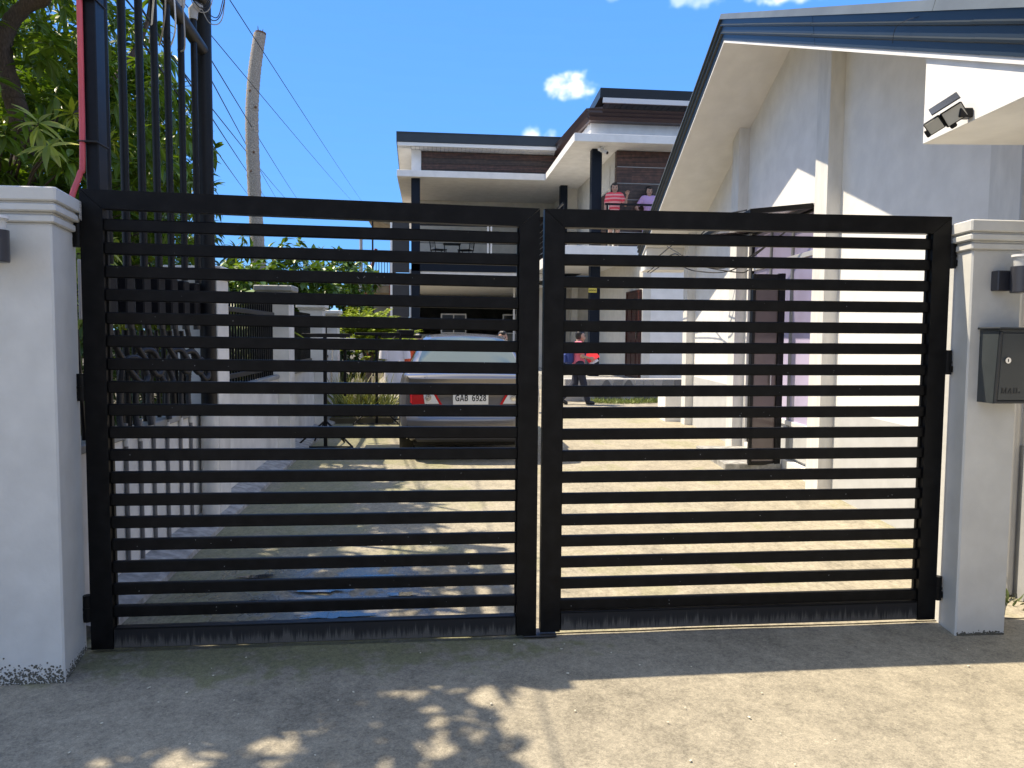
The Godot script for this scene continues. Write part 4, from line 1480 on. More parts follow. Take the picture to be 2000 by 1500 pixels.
	add(cm, "lens", tubeg([Vector3(0.11, -0.16, 0.10), Vector3(0.118, -0.166, 0.109)], [0.036], 12), M.ink)
	# yellow notice on the front column
	var sg := thing("notice", "small yellow notice with dark print on the front navy column", "notice", Vector3(4.02, 2.58, -19.13))
	add(sg, "board", boxg(Vector3(-0.10, -0.055, 0), Vector3(0.11, 0.055, 0.012), 0.002), M.sign_yellow)
	for k in 4:
		var lg := Geo.new()
		lg.lathe([Vector2(0.012, -0.002), Vector2(0.022, -0.002), Vector2(0.022, 0.002), Vector2(0.012, 0.002), Vector2(0.012, -0.002)], 10, Transform3D(Basis(Vector3.RIGHT, PI / 2), Vector3(-0.07 + k * 0.047, 0.0, 0.014)))
		add(sg, "print", lg, M.ink)
	# balcony furniture
	for s in [[0.22, 0.4], [1.05, -0.4]]:
		var c := thing("balcony_chair", "black metal chair at the balcony table, on its %s side" % ("left" if s[0] < 0.6 else "right"), "chair", Vector3(s[0], 3.6, -23.95), s[1])
		add(c, "seat", boxg(Vector3(-0.2, 0.42, -0.2), Vector3(0.2, 0.45, 0.2), 0.01), M.bar_black)
		for q in [[-0.18, -0.18], [0.18, -0.18], [-0.18, 0.18], [0.18, 0.18]]:
			add(c, "leg", rodg(Vector3(q[0], 0, q[1]), Vector3(q[0] * 0.95, 0.43, q[1] * 0.95), 0.014, 6), M.bar_black)
		var sx := -1.0 if s[0] < 0.6 else 1.0
		add(c, "backrest", tubeg(arc([Vector3(sx * 0.18, 0.43, -0.18), Vector3(sx * 0.24, 0.85, -0.17), Vector3(sx * 0.25, 0.86, 0.17), Vector3(sx * 0.18, 0.43, 0.18)], 5), [0.014], 6), M.bar_black)
		for k in 3:
			add(c, "back_slat", rodg(Vector3(sx * 0.2, 0.5, -0.1 + 0.1 * k), Vector3(sx * 0.24, 0.85, -0.1 + 0.1 * k), 0.008, 5), M.bar_black)
	var tb := thing("balcony_table", "small black metal table between the two balcony chairs", "table", Vector3(0.63, 3.6, -23.95))
	add(tb, "tabletop", boxg(Vector3(-0.27, 0.60, -0.25), Vector3(0.27, 0.63, 0.25), 0.01), M.bar_black)
	for q in [[-0.23, -0.2], [0.23, -0.2], [-0.23, 0.2], [0.23, 0.2]]:
		add(tb, "leg", rodg(Vector3(q[0], 0, q[1]), Vector3(q[0], 0.61, q[1]), 0.014, 6), M.bar_black)
	# stone planter in front of the porch
	var pl := thing("stone_planter", "low planter wall faced with grey stones, two of them pointed arches, behind the walking boy", "planter", Vector3(2.9, 0, -16.6))
	add(pl, "planter_wall", boxg(Vector3(0, -0.02, -0.3), Vector3(2.75, 0.50, 0.0), 0.01), M.mortar)
	add(pl, "ledge", boxg(Vector3(-0.02, 0.30, 0.0), Vector3(2.75, 0.325, 0.035), 0.006), M.slab_white)
	var x := 0.02
	var i := 0
	while x < 2.7:
		var wd := rng.randf_range(0.17, 0.26)
		var a := Vector2(x, 0.335)
		var sk := rng.randf_range(-0.03, 0.03)
		var poly := PackedVector2Array()
		if i == 3 or i == 5:
			wd = 0.24
			poly = PackedVector2Array([Vector2(x, 0.335), Vector2(x + wd, 0.335), Vector2(x + wd * 0.72, 0.45), Vector2(x + wd * 0.58, 0.488), Vector2(x + wd * 0.42, 0.488), Vector2(x + wd * 0.28, 0.45)])
		else:
			poly = PackedVector2Array([a, Vector2(x + wd, 0.335 + absf(sk) * 0.2), Vector2(x + wd + sk, 0.49), Vector2(x + sk, 0.485 + sk * 0.1)])
		var g := Geo.new()
		g.prism(poly, 0.0, 0.014 + rng.randf() * 0.012)
		add(pl, "stone", g, [M.stone_b, M.stone_a, M.stone_c][0 if i == 3 or i == 5 else rng.randi_range(0, 2)])
		x += wd + 0.025
		i += 1
	x = 0.01
	while x < 2.7:
		var wd := rng.randf_range(0.2, 0.34)
		var g := Geo.new()
		g.prism(PackedVector2Array([Vector2(x, 0.01), Vector2(x + wd, 0.015), Vector2(x + wd - 0.01, 0.28), Vector2(x + 0.01, 0.285)]), 0.0, 0.014 + rng.randf() * 0.012)
		add(pl, "stone", g, [M.stone_b, M.stone_a, M.stone_c][rng.randi_range(0, 2)])
		x += wd + 0.025
	for k in 2:
		pass


# ---------------------------------------------------------------- neighbour's building seen past the fence
func make_added_street_house() -> void:
	# unseen house added behind the camera: it warms the shade and darkens the gate
	var t := thing("added_street_house", "unseen cream house with brown roof, added across the street to warm the shade", "house", Vector3(0, 0, 9.5))
	add(t, "wall", boxg(Vector3(-9, 0, 0), Vector3(9, 5.6, 6), 0.01), M.cream_paint)
	var rg := Geo.new()
	rg.prism(PackedVector2Array([Vector2(-0.9, 5.5), Vector2(6.9, 5.5), Vector2(3.0, 7.6)]), -9.6, 9.6, Transform3D(Basis(Vector3(0, 0, 1), Vector3.UP, Vector3(-1, 0, 0)), Vector3.ZERO))
	add(t, "roof", rg, M.roof_brown)
	for k in 5:
		for y in [0.9, 3.6]:
			var w := add(t, "window", boxg(Vector3(-7.6 + k * 3.3, y, -0.05), Vector3(-6.0 + k * 3.3, y + 1.3, 0.02), 0.01), M.dark_grey)
			add(w, "pane", boxg(Vector3(-7.5 + k * 3.3, y + 0.08, -0.06), Vector3(-6.1 + k * 3.3, y + 1.22, -0.052)), M.sky_glass)


func make_neighbour() -> void:
	var t := thing("neighbour_building", "neighbour's rough building with red steel posts and black railing, seen left of the house", "building", Vector3(-2.0, 0, -27))
	add(t, "upper_floor", boxg(Vector3(-0.62, 2.85, -3.0), Vector3(0.75, 3.10, 0.0), 0.01), M.tan_board)
	add(t, "floor_edge", boxg(Vector3(-0.64, 3.10, -3.0), Vector3(0.76, 3.18, 0.03), 0.01), M.kerb)
	add(t, "red_post", rodg(Vector3(-0.20, 0, 0.06), Vector3(-0.20, 2.9, 0.06), 0.05, 8), M.rust_red)
	add(t, "red_post", rodg(Vector3(-0.30, 2.4, 0.1), Vector3(0.12, 4.35, 0.1), 0.055, 8), M.rust_red)
	add(t, "red_post", rodg(Vector3(0.62, 0, 0.08), Vector3(0.62, 3.2, 0.08), 0.05, 8), M.rust_red)
	add(t, "railing", boxg(Vector3(-0.6, 4.02, 0.0), Vector3(0.72, 4.07, 0.04), 0.004), M.bar_black)
	add(t, "railing", boxg(Vector3(-0.6, 3.28, 0.0), Vector3(0.72, 3.31, 0.04), 0.004), M.bar_black)
	var bm := boxg(Vector3(-0.012, 3.2, 0.008), Vector3(0.012, 4.03, 0.032)).mesh()
	for k in 14:
		add(t, "railing_bar", bm, M.bar_black, Vector3(-0.55 + k * 0.095, 0, 0))
	var rf := Geo.new()
	rf.loft([Vector3(-0.15, 5.32, 0.5), Vector3(1.0, 5.02, 0.5), Vector3(1.0, 5.10, 0.5), Vector3(-0.15, 5.40, 0.5)], [Vector3(-0.15, 5.32, -3.0), Vector3(1.0, 5.02, -3.0), Vector3(1.0, 5.10, -3.0), Vector3(-0.15, 5.40, -3.0)])
	add(t, "roof", rf, M.tan_board)
	add(t, "wall", boxg(Vector3(-0.6, 0, -3.2), Vector3(0.75, 2.85, -3.0)), M.carport_wall)
	add(t, "dark_post", boxg(Vector3(0.60, 3.18, -0.1), Vector3(0.78, 5.1, 0.0)), M.dark_grey)
	solo("grey_pole", "slim grey pole standing before the neighbour's red posts", "pole", rodg(Vector3(-2.36, 0, -26.6), Vector3(-2.36, 4.85, -26.6), 0.055, 10), M.pvc_grey)
	solo("black_pole", "thin black pole rising under the neighbour's roof edge", "pole", rodg(Vector3(-1.98, 0, -26.7), Vector3(-1.98, 5.4, -26.7), 0.03, 8), M.wire_black)
	var cb := [[Vector3(-1.6, 9.4, 3.0), Vector3(-2.31, 5.33, -9.56), Vector3(-4.54, 9.41, -46.3)], [], [], [], []]
	var ends := [[Vector3(-1.90, 6.6, -3.0), Vector3(-2.31, 5.33, -9.56), Vector3(-4.54, 9.41, -46.33)]]
	# power lines: they pass overhead from a pole on the street and sink towards the far end of the lane
	var lines := [[Vector3(-2.31, 5.33, -9.56), Vector3(-4.15, 9.41, -46.33)], [Vector3(-2.80, 5.3, -10.62), Vector3(-4.75, 9.41, -46.3)], [Vector3(-3.37, 5.67, -12.72), Vector3(-7.82, 9.39, -46.67)], [Vector3(-3.37, 5.35, -12.7), Vector3(-9.01, 9.38, -46.8)], [Vector3(-3.37, 4.79, -12.66), Vector3(-9.6, 9.37, -46.9)], [Vector3(-3.45, 5.05, -12.7), Vector3(-8.4, 9.3, -46.7)], [Vector3(-3.42, 4.45, -12.7), Vector3(-10.4, 9.3, -46.9)]]
	var words := ["highest, passing the cut palm's top", "second highest, crossing behind the palm trunk", "third from the top", "fourth from the top", "lowest but two", "fifth from the top", "lowest, closest to the round post"]
	for k in lines.size():
		var a: Vector3 = lines[k][0]
		var b: Vector3 = lines[k][1]
		var d := (b - a)
		var st := a - d.normalized() * 7.5
		var en := b + d * 0.35
		var pts := []
		for i in 25:
			var u := i / 24.0
			var p := st.lerp(en, u)
			p.y -= 0.12 * 4.0 * u * (1.0 - u)
			pts.append(p)
		solo("power_line", "thin dark power line over the fence, " + words[k], "cable", tubeg(pts, [0.006 if k < 2 else 0.009], 5), M.wire_black, "power lines over the fence")


# ---------------------------------------------------------------- car
func make_car() -> void:
	var t := thing("parked_car", "grey-brown sedan parked in the drive with its tail and plate to the gate", "car", Vector3(0.448, 0.006, -8.72))
	# local: x across, y up, the car runs from z = 0 (tail) to z = -4.4
	var HW := 0.83
	# lower body: half section at each station, from sill up to shoulder and over the lid to the centre
	var st := [[0.0, 0.735, 0.29, 0.93, 0.12], [-0.03, 0.775, 0.27, 0.985, 0.10], [-0.10, 0.805, 0.25, 1.015, 0.08], [-0.25, 0.822, 0.23, 1.03, 0.07], [-0.55, 0.83, 0.22, 1.02, 0.07], [-0.95, 0.83, 0.21, 0.99, 0.06], [-1.6, 0.83, 0.20, 0.955, 0.06], [-2.6, 0.83, 0.20, 0.93, 0.06], [-3.3, 0.825, 0.20, 0.90, 0.08], [-3.9, 0.80, 0.21, 0.82, 0.12], [-4.25, 0.72, 0.24, 0.72, 0.14], [-4.38, 0.58, 0.28, 0.62, 0.14]]
	var rows := []
	for s in st:
		var z: float = s[0]
		var w: float = s[1]
		var y0: float = s[2]
		var y1: float = s[3]
		var rr: float = s[4]
		var half := []
		half.append(Vector3(w * 0.90, y0, z))
		half.append(Vector3(w * 0.965, y0 + 0.06, z))
		half.append(Vector3(w * 0.985, lerpf(y0, y1, 0.3), z))
		half.append(Vector3(w, lerpf(y0, y1, 0.55), z))
		half.append(Vector3(w * 0.985, lerpf(y0, y1, 0.78), z))
		half.append(Vector3(w * 0.955, y1 - rr * 0.9, z))
		half.append(Vector3(w * 0.925, y1 - rr * 0.35, z))
		half.append(Vector3(w * 0.87, y1 - rr * 0.05, z))
		half.append(Vector3(w * 0.6, y1 + 0.012, z))
		half.append(Vector3(w * 0.3, y1 + 0.02, z))
		half.append(Vector3(0, y1 + 0.022, z))
		var row := []
		for k in half.size():
			row.append(half[k])
		for k in range(half.size() - 2, -1, -1):
			row.append(Vector3(-half[k].x, half[k].y, z))
		rows.append(row)
	var g := Geo.new()
	g.patch(rows, Vector3.ZERO, Vector3(0, 0.5, -2.2))
	# tail: rounded panel, bumper proud of it
	var tr := []
	for j in 13:
		var v := j / 12.0
		var r := []
		for i in 17:
			var u := -1.0 + i / 8.0
			var y := lerpf(0.30, 0.945, v)
			var wv := 0.735 * (0.93 + 0.07 * sin(PI * v))
			var bulge := 0.055 * (1.0 - pow(absf(u), 2.6))
			var prof := 0.0
			if y < 0.55:
				prof = 0.045 * smoothstep(0.28, 0.36, y) * (1.0 - smoothstep(0.49, 0.56, y)) + 0.012
			prof += 0.03 * smoothstep(0.82, 0.93, y) - 0.018 * smoothstep(0.60, 0.72, y) * (1.0 - smoothstep(0.80, 0.88, y)) * (1.0 - smoothstep(0.55, 0.75, absf(u)))
			r.append(Vector3(u * wv, y, bulge + prof))
		tr.append(r)
	var body := g
	body.patch(tr, Vector3.BACK)
	# lip joining lid and tail
	var lp := []
	for j in 4:
		var r := []
		for i in 17:
			var u := -1.0 + i / 8.0
			var bulge := 0.055 * (1.0 - pow(absf(u), 2.6)) + 0.03
			var a := j / 3.0
			r.append(Vector3(u * lerpf(0.69, 0.735, a), 0.945 + 0.07 * sin(a * 1.4) * (1.0 - 0.35 * u * u), lerpf(bulge, -0.06, a * a)))
		lp.append(r)
	body.patch(lp, Vector3(0, 1, 0.6))
	body.box(Vector3(0, 0.245, -2.2), Vector3(1.40, 0.05, 4.1), 0.02)
	add(t, "body", body, M.car_paint)
	# cabin
	var cst := [[-0.55, 0.66, 0.985, 0.0], [-0.75, 0.655, 1.10, 0.0], [-1.05, 0.62, 1.265, 0.0], [-1.35, 0.585, 1.385, 0.0], [-1.65, 0.565, 1.435, 0.0], [-2.1, 0.565, 1.448, 0.0], [-2.55, 0.565, 1.425, 0.0], [-2.95, 0.60, 1.26, 0.0], [-3.3, 0.64, 1.05, 0.0], [-3.55, 0.66, 0.90, 0.0]]
	var crow := []
	for s in cst:
		var z: float = s[0]
		var y1: float = s[2]
		var w: float = s[1]
		var belt := 0.93
		var half := [Vector3(0.775, belt, z), Vector3(lerpf(0.775, w, 0.45), lerpf(belt, y1, 0.5), z), Vector3(w + 0.02, lerpf(belt, y1, 0.86), z), Vector3(w - 0.05, lerpf(belt, y1, 0.965), z), Vector3(w * 0.7, y1, z), Vector3(w * 0.35, y1 + 0.012, z), Vector3(0, y1 + 0.016, z)]
		var row := half.duplicate()
		for k in range(half.size() - 2, -1, -1):
			row.append(Vector3(-half[k].x, half[k].y, z))
		crow.append(row)
	var cg := Geo.new()
	cg.patch(crow, Vector3.ZERO, Vector3(0, 0.9, -2.0))
	add(t, "cabin", cg, M.car_paint)
	# rear window, laid just proud of the cabin skin
	var wr := []
	for j in 9:
		var v := j / 8.0
		var zi := lerpf(-0.60, -1.36, v)
		var r := []
		for i in 13:
			var u := -1.0 + i / 6.0
			# interpolate the roof line
			var yy := 0.0
			var ww := 0.0
			for k in cst.size() - 1:
				if zi <= cst[k][0] and zi >= cst[k + 1][0]:
					var f: float = (zi - cst[k][0]) / (cst[k + 1][0] - cst[k][0])
					yy = lerpf(cst[k][2], cst[k + 1][2], f)
					ww = lerpf(cst[k][1], cst[k + 1][1], f)
			var edge := lerpf(0.945, 0.86, v)
			var x := u * ww * edge
			var fall := 0.004 if absf(u) < 0.55 else 0.0
			var drop := lerpf(0.016, -0.002, clampf(absf(x) / (ww * 0.7), 0, 1)) if absf(x) < ww * 0.7 else lerpf(0.0, -0.035 * (yy - 0.93) / 0.5 * 1.6, (absf(x) - ww * 0.7) / (ww * 0.3))
			r.append(Vector3(x, yy + drop + 0.012 + fall, zi + 0.010))
		wr.append(r)
	var wg := Geo.new()
	wg.patch(wr, Vector3(0, 1, 1))
	add(t, "rear_window", wg, M.car_glass)
	# side windows
	for s in [-1.0, 1.0]:
		var sw := Geo.new()
		for e in [[-1.12, -1.95], [-2.02, -2.85]]:
			var za: float = e[0]
			var zb: float = e[1]
			sw.face([Vector3(s * 0.772, 0.965, za), Vector3(s * 0.772, 0.965, zb), Vector3(s * 0.636, 1.33, minf(zb + 0.03, -1.3) if zb < -2.5 else zb), Vector3(s * 0.645, 1.30, za - (0.18 if za > -1.5 else 0.0))], Vector3(s, 0.3, 0))
		add(t, "side_window", sw, M.sky_glass)
		# mirrors
		var mg := Geo.new()
		mg.ball(Vector3(s * 0.90, 0.99, -2.95), Vector3(0.085, 0.06, 0.05))
		add(t, "mirror", mg, M.car_paint)
		# tail lamp: red outer part, clear inner part that tapers towards the lid
		var tl := Geo.new()
		tl.prism(PackedVector2Array([Vector2(0.52, 0.665), Vector2(0.665, 0.655), Vector2(0.668, 0.865), Vector2(0.545, 0.865)]), -0.06, 0.052, Transform3D(Basis(Vector3(s, 0, 0), Vector3.UP, Vector3(0, 0, 1)), Vector3.ZERO))
		var lamp := add(t, "tail_lamp", tl, M.tail_red)
		var wrap := Geo.new()
		wrap.loft([Vector3(s * 0.66, 0.665, 0.045), Vector3(s * 0.672, 0.865, 0.035), Vector3(s * 0.775, 0.85, -0.12), Vector3(s * 0.788, 0.72, -0.12)], [Vector3(s * 0.62, 0.665, -0.02), Vector3(s * 0.62, 0.865, -0.03), Vector3(s * 0.72, 0.85, -0.16), Vector3(s * 0.73, 0.72, -0.16)])
		add(lamp, "lamp_wing", wrap, M.tail_red)
		var cl := Geo.new()
		cl.prism(PackedVector2Array([Vector2(0.36, 0.665), Vector2(0.519, 0.665), Vector2(0.544, 0.83), Vector2(0.455, 0.83)]), -0.06, 0.062, Transform3D(Basis(Vector3(s, 0, 0), Vector3.UP, Vector3(0, 0, 1)), Vector3.ZERO))
		add(lamp, "clear_lens", cl, M.tail_clear)
		var rs := Geo.new()
		rs.prism(PackedVector2Array([Vector2(0.325, 0.655), Vector2(0.355, 0.655), Vector2(0.452, 0.83), Vector2(0.43, 0.84)]), -0.06, 0.060, Transform3D(Basis(Vector3(s, 0, 0), Vector3.UP, Vector3(0, 0, 1)), Vector3.ZERO))
		add(lamp, "red_edge", rs, M.tail_red)
		var inner := Geo.new()
		inner.lathe([Vector2(0.012, 0.0), Vector2(0.035, 0.01), Vector2(0.035, 0.014), Vector2(0.0, 0.016)], 14, Transform3D(Basis(Vector3.RIGHT, PI / 2), Vector3(s * 0.48, 0.735, 0.060)))
		add(lamp, "reflector", inner, M.chrome)
		for z in [-0.72, -3.45]:
			var w := Node3D.new()
			w.name = numbered(t, "wheel")
			w.position = Vector3(s * 0.735, 0.30, z)
			t.add_child(w)
			var tg := Geo.new()
			var xf := Transform3D(Basis(Vector3(0, 1, 0), Vector3(s, 0, 0), Vector3(0, 0, -1)), Vector3.ZERO)
			tg.lathe([Vector2(0.20, -0.09), Vector2(0.27, -0.09), Vector2(0.298, -0.06), Vector2(0.30, 0.0), Vector2(0.298, 0.06), Vector2(0.27, 0.09), Vector2(0.20, 0.09)], 32, xf)
			add(w, "tyre", tg, M.rubber)
			var rg := Geo.new()
			rg.lathe([Vector2(0.21, 0.08), Vector2(0.19, 0.06), Vector2(0.05, 0.07), Vector2(0.0, 0.075)], 24, xf)
			add(w, "rim", rg, M.chrome)
	# lower apron, diffuser
	var ap := Geo.new()
	ap.box(Vector3(0, 0.275, 0.015), Vector3(1.26, 0.09, 0.10), 0.03)
	add(t, "lower_apron", ap, M.dark_grey)
	add(t, "underside", boxg(Vector3(-0.66, 0.16, -4.1), Vector3(0.66, 0.24, -0.15), 0.02), M.rubber)
	# lid shut lines: real thin grooves drawn as dark strips set in the panel
	for s in [-1.0, 1.0]:
		add(t, "lid_gap", tubeg([Vector3(s * 0.52, 0.965, 0.052), Vector3(s * 0.50, 0.84, 0.048), Vector3(s * 0.50, 0.57, 0.052)], [0.0035], 5), M.ink)
	add(t, "lid_gap", tubeg(arc([Vector3(-0.50, 0.57, 0.052), Vector3(-0.2, 0.565, 0.078), Vector3(0.2, 0.565, 0.078), Vector3(0.50, 0.57, 0.052)], 4), [0.0035], 5), M.ink)
	add(t, "chrome_strip", tubeg(arc([Vector3(-0.34, 0.862, 0.078), Vector3(0, 0.868, 0.088), Vector3(0.34, 0.862, 0.078)], 5), [0.012], 8), M.chrome)
	# number plate
	var pl := add(t, "number_plate", boxg(Vector3(-0.20, 0.655, 0.052), Vector3(0.20, 0.835, 0.066), 0.004), M.plate_white)
	pl.position.x = -0.005
	var tm := TextMesh.new()
	tm.text = "GAB  6928"
	var f := SystemFont.new()
	f.font_names = PackedStringArray(["Droid Sans"])
	f.font_weight = 700
	tm.font = f
	tm.font_size = 48
	tm.pixel_size = 0.00156
	tm.depth = 0.003
	var tn := add(pl, "lettering", tm, M.ink, Vector3(0, 0.728, 0.067))
	tn.scale = Vector3(1.0, 1.3, 1.0)
	for s in [-0.11, 0.11]:
		add(pl, "bolt", rodg(Vector3(s, 0.815, 0.066), Vector3(s, 0.815, 0.070), 0.008, 8), M.ink)
	# wiper-like brake lamp and aerial
	add(t, "high_brake_lamp", boxg(Vector3(-0.14, 1.345, -1.295), Vector3(0.14, 1.362, -1.26), 0.003), M.tail_red)


# ---------------------------------------------------------------- stands and clothes
func stand(at: Vector3, h: float, reach: float, label: String, turn := 0.0) -> Node3D:
	var t := thing("metal_stand", label, "stand", at, turn, "black metal stands by the planting")
	add(t, "upright", boxg(Vector3(-0.022, 0.0, -0.022), Vector3(0.022, h, 0.022), 0.003), M.bar_black)
	add(t, "cross_bar", boxg(Vector3(-reach * 0.95, h, -0.03), Vector3(reach * 1.05, h + 0.05, 0.03), 0.004), M.bar_black)
	for q in [[-0.36, 0.16], [0.36, 0.16], [-0.2, -0.34], [0.2, -0.34]]:
		add(t, "foot", rodg(Vector3(0, 0.34, 0), Vector3(q[0], 0.012, q[1]), 0.012, 6), M.bar_black)
	add(t, "foot_tie", rodg(Vector3(-0.36, 0.02, 0.16), Vector3(0.36, 0.02, 0.16), 0.012, 6), M.bar_black)
	return t


func garment(label: String, at: Vector3, w: float, h: float, m: Material, turn: float) -> void:
	var t := thing("hanging_shirt", label, "shirt", at, turn)
	var rows := []
	for j in 12:
		var v := j / 11.0
		var r := []
		for i in 33:
			var a := TAU * i / 32.0
			var half := w * 0.5 * (0.55 + 0.45 * smoothstep(0.0, 0.22, v))
			var ripple := 1.0 + 0.16 * sin(a * 5.0 + v * 2.0) * v + 0.08 * sin(a * 9.0 + 1.0) * v
			r.append(Vector3(cos(a) * half * (1.0 + 0.05 * sin(v * 9.0)), -v * h + 0.04 * sin(a * 2.0 + 1.0) * v, sin(a) * 0.055 * ripple * (0.6 + v)))
		rows.append(r)
	var g := Geo.new()
	g.patch(rows, Vector3.ZERO, Vector3(0, -h * 0.5, 0))
	add(t, "torso", g, m)
	for s in [-1.0, 1.0]:
		add(t, "sleeve", tubeg(arc([Vector3(s * w * 0.34, -0.03, 0), Vector3(s * w * 0.52, -0.12, 0.01), Vector3(s * w * 0.58, -0.30, 0.015)], 4), [0.05, 0.055, 0.06, 0.062, 0.066, 0.066, 0.07, 0.07, 0.07], 10), m)
	add(t, "hanger", tubeg(arc([Vector3(-w * 0.3, -0.01, 0), Vector3(0, 0.06, 0), Vector3(0.0, 0.12, 0)], 4), [0.006], 6), M.wire_black)


func make_stands() -> void:
	var s1 := stand(Vector3(-1.345, 0, -10.0), 1.40, 0.30, "tall black metal stand with cross bar, closest to the fence wall")
	add(s1, "second_upright", boxg(Vector3(0.19, 0.62, -0.4), Vector3(0.225, 1.42, -0.37), 0.003), M.bar_black)
	add(s1, "tray", boxg(Vector3(-0.22, 1.375, -0.4), Vector3(0.35, 1.39, 0.15), 0.003), M.pvc_grey)
	add(s1, "silver_tube", rodg(Vector3(0.07, 0.8, 0.02), Vector3(0.10, 1.37, 0.02), 0.012, 8), M.chrome)
	stand(Vector3(-0.87, 0, -12.5), 1.42, 0.36, "black metal stand whose base stands on sunlit ground beside the car")
	var s3 := stand(Vector3(-0.52, 0, -13.2), 1.38, 0.34, "black metal stand farthest back, half hidden by the car and shirts", 0.2)
	add(s3, "box_on_bar", boxg(Vector3(-0.05, 1.43, -0.1), Vector3(0.22, 1.52, 0.1), 0.01), M.meter_black)
	garment("white shirt hanging on a black stand left of the car", Vector3(-0.60, 1.34, -12.9), 0.34, 0.68, M.cloth_white, 0.25)
	garment("orange-red shirt hanging right beside the car's rear window", Vector3(-0.33, 1.35, -13.5), 0.30, 0.62, M.cloth_orange, 0.5)


# ---------------------------------------------------------------- people
func sdf(bones: Array, cell: float, k: float) -> Geo:
	# tapered capsules joined by a smooth minimum, meshed as surface nets
	var lo := Vector3.INF
	var hi := -Vector3.INF
	for b in bones:
		var r: float = maxf(b[2], b[3]) + k + cell * 2.0
		for p in [b[0], b[1]]:
			lo = lo.min(p - Vector3.ONE * r)
			hi = hi.max(p + Vector3.ONE * r)
	var n := Vector3i(((hi - lo) / cell).ceil()) + Vector3i.ONE
	var f := PackedFloat32Array()
	f.resize(n.x * n.y * n.z)
	f.fill(1.0)
	var sx := 1
	var sy := n.x
	var sz := n.x * n.y
	for b in bones:
		var a: Vector3 = b[0]
		var d: Vector3 = b[1] - a
		var dd := maxf(d.length_squared(), 0.000001)
		var ra: float = b[2]
		var rb: float = b[3]
		var sq: Vector3 = b[4] if b.size() > 4 else Vector3.ONE
		var m := maxf(ra, rb) * maxf(sq.x, maxf(sq.y, sq.z)) + k + cell * 1.5
		var i0 := Vector3i(((a.min(b[1]) - Vector3.ONE * m - lo) / cell).floor()).max(Vector3i.ZERO)
		var i1 := Vector3i(((a.max(b[1]) + Vector3.ONE * m - lo) / cell).ceil()).min(n - Vector3i.ONE)
		for z in range(i0.z, i1.z + 1):
			for y in range(i0.y, i1.y + 1):
				for x in range(i0.x, i1.x + 1):
					var p := lo + Vector3(x, y, z) * cell
					var t := clampf((p - a).dot(d) / dd, 0.0, 1.0)
					var q := (p - a - d * t) / sq
					var v := q.length() - lerpf(ra, rb, t)
					var id := x + y * sy + z * sz
					var w := f[id]
					var h := maxf(k - absf(w - v), 0.0) / k
					f[id] = minf(w, v) - h * h * k * 0.25
	var idx := {}
	var vs := PackedVector3Array()
	for z in n.z - 1:
		for y in n.y - 1:
			for x in n.x - 1:
				var id := x + y * sy + z * sz
				var inside := 0
				var cs := [f[id], f[id + 1], f[id + sy], f[id + sy + 1], f[id + sz], f[id + sz + 1], f[id + sz + sy], f[id + sz + sy + 1]]
				for c in cs:
					if c < 0.0:
						inside += 1
				if inside == 0 or inside == 8:
					continue
				var sum := Vector3.ZERO
				var cnt := 0
				for e in [[0, 1], [2, 3], [4, 5], [6, 7], [0, 2], [1, 3], [4, 6], [5, 7], [0, 4], [1, 5], [2, 6], [3, 7]]:
					var u: float = cs[e[0]]
					var v: float = cs[e[1]]
					if (u < 0.0) != (v < 0.0):
						var t := u / (u - v)
						var pa := Vector3(e[0] & 1, (e[0] >> 1) & 1, e[0] >> 2)
						var pb := Vector3(e[1] & 1, (e[1] >> 1) & 1, e[1] >> 2)
						sum += pa.lerp(pb, t)
						cnt += 1
				idx[id] = vs.size()
				vs.append(lo + (Vector3(x, y, z) + sum / cnt) * cell)
	var quads := []
	var nr := PackedVector3Array()
	nr.resize(vs.size())
	for id in idx:
		var x: int = id % n.x
		var y: int = (id / n.x) % n.y
		var z: int = id / sz
		for e in [[1, sy, sz], [sy, sz, 1], [sz, 1, sy]]:
			if (e[0] == 1 and (y == 0 or z == 0)) or (e[0] == sy and (x == 0 or z == 0)) or (e[0] == sz and (x == 0 or y == 0)):
				continue
			var u: float = f[id]
			var v: float = f[id + e[0]]
			if (u < 0.0) == (v < 0.0):
				continue
			var q := [id, id - e[1], id - e[1] - e[2], id - e[2]]
			if not (idx.has(q[1]) and idx.has(q[2]) and idx.has(q[3])):
				continue
			var w := [idx[q[0]], idx[q[1]], idx[q[2]], idx[q[3]]]
			var nn := (vs[w[1]] - vs[w[0]]).cross(vs[w[2]] - vs[w[0]])
			var ax := Vector3(1, 0, 0) if e[0] == 1 else (Vector3(0, 1, 0) if e[0] == sy else Vector3(0, 0, 1))
			var out := ax if u < 0.0 else -ax
			if nn.dot(out) < 0.0:
				nn = -nn
			for i in w:
				nr[i] += nn
			quads.append(w)
	var g := Geo.new()
	for w in quads:
		var n0 := nr[w[0]].normalized()
		var n1 := nr[w[1]].normalized()
		var n2 := nr[w[2]].normalized()
		var n3 := nr[w[3]].normalized()
		g.tri(vs[w[0]], vs[w[1]], vs[w[2]], n0, n1, n2)
		g.tri(vs[w[0]], vs[w[2]], vs[w[3]], n0, n2, n3)
	return g


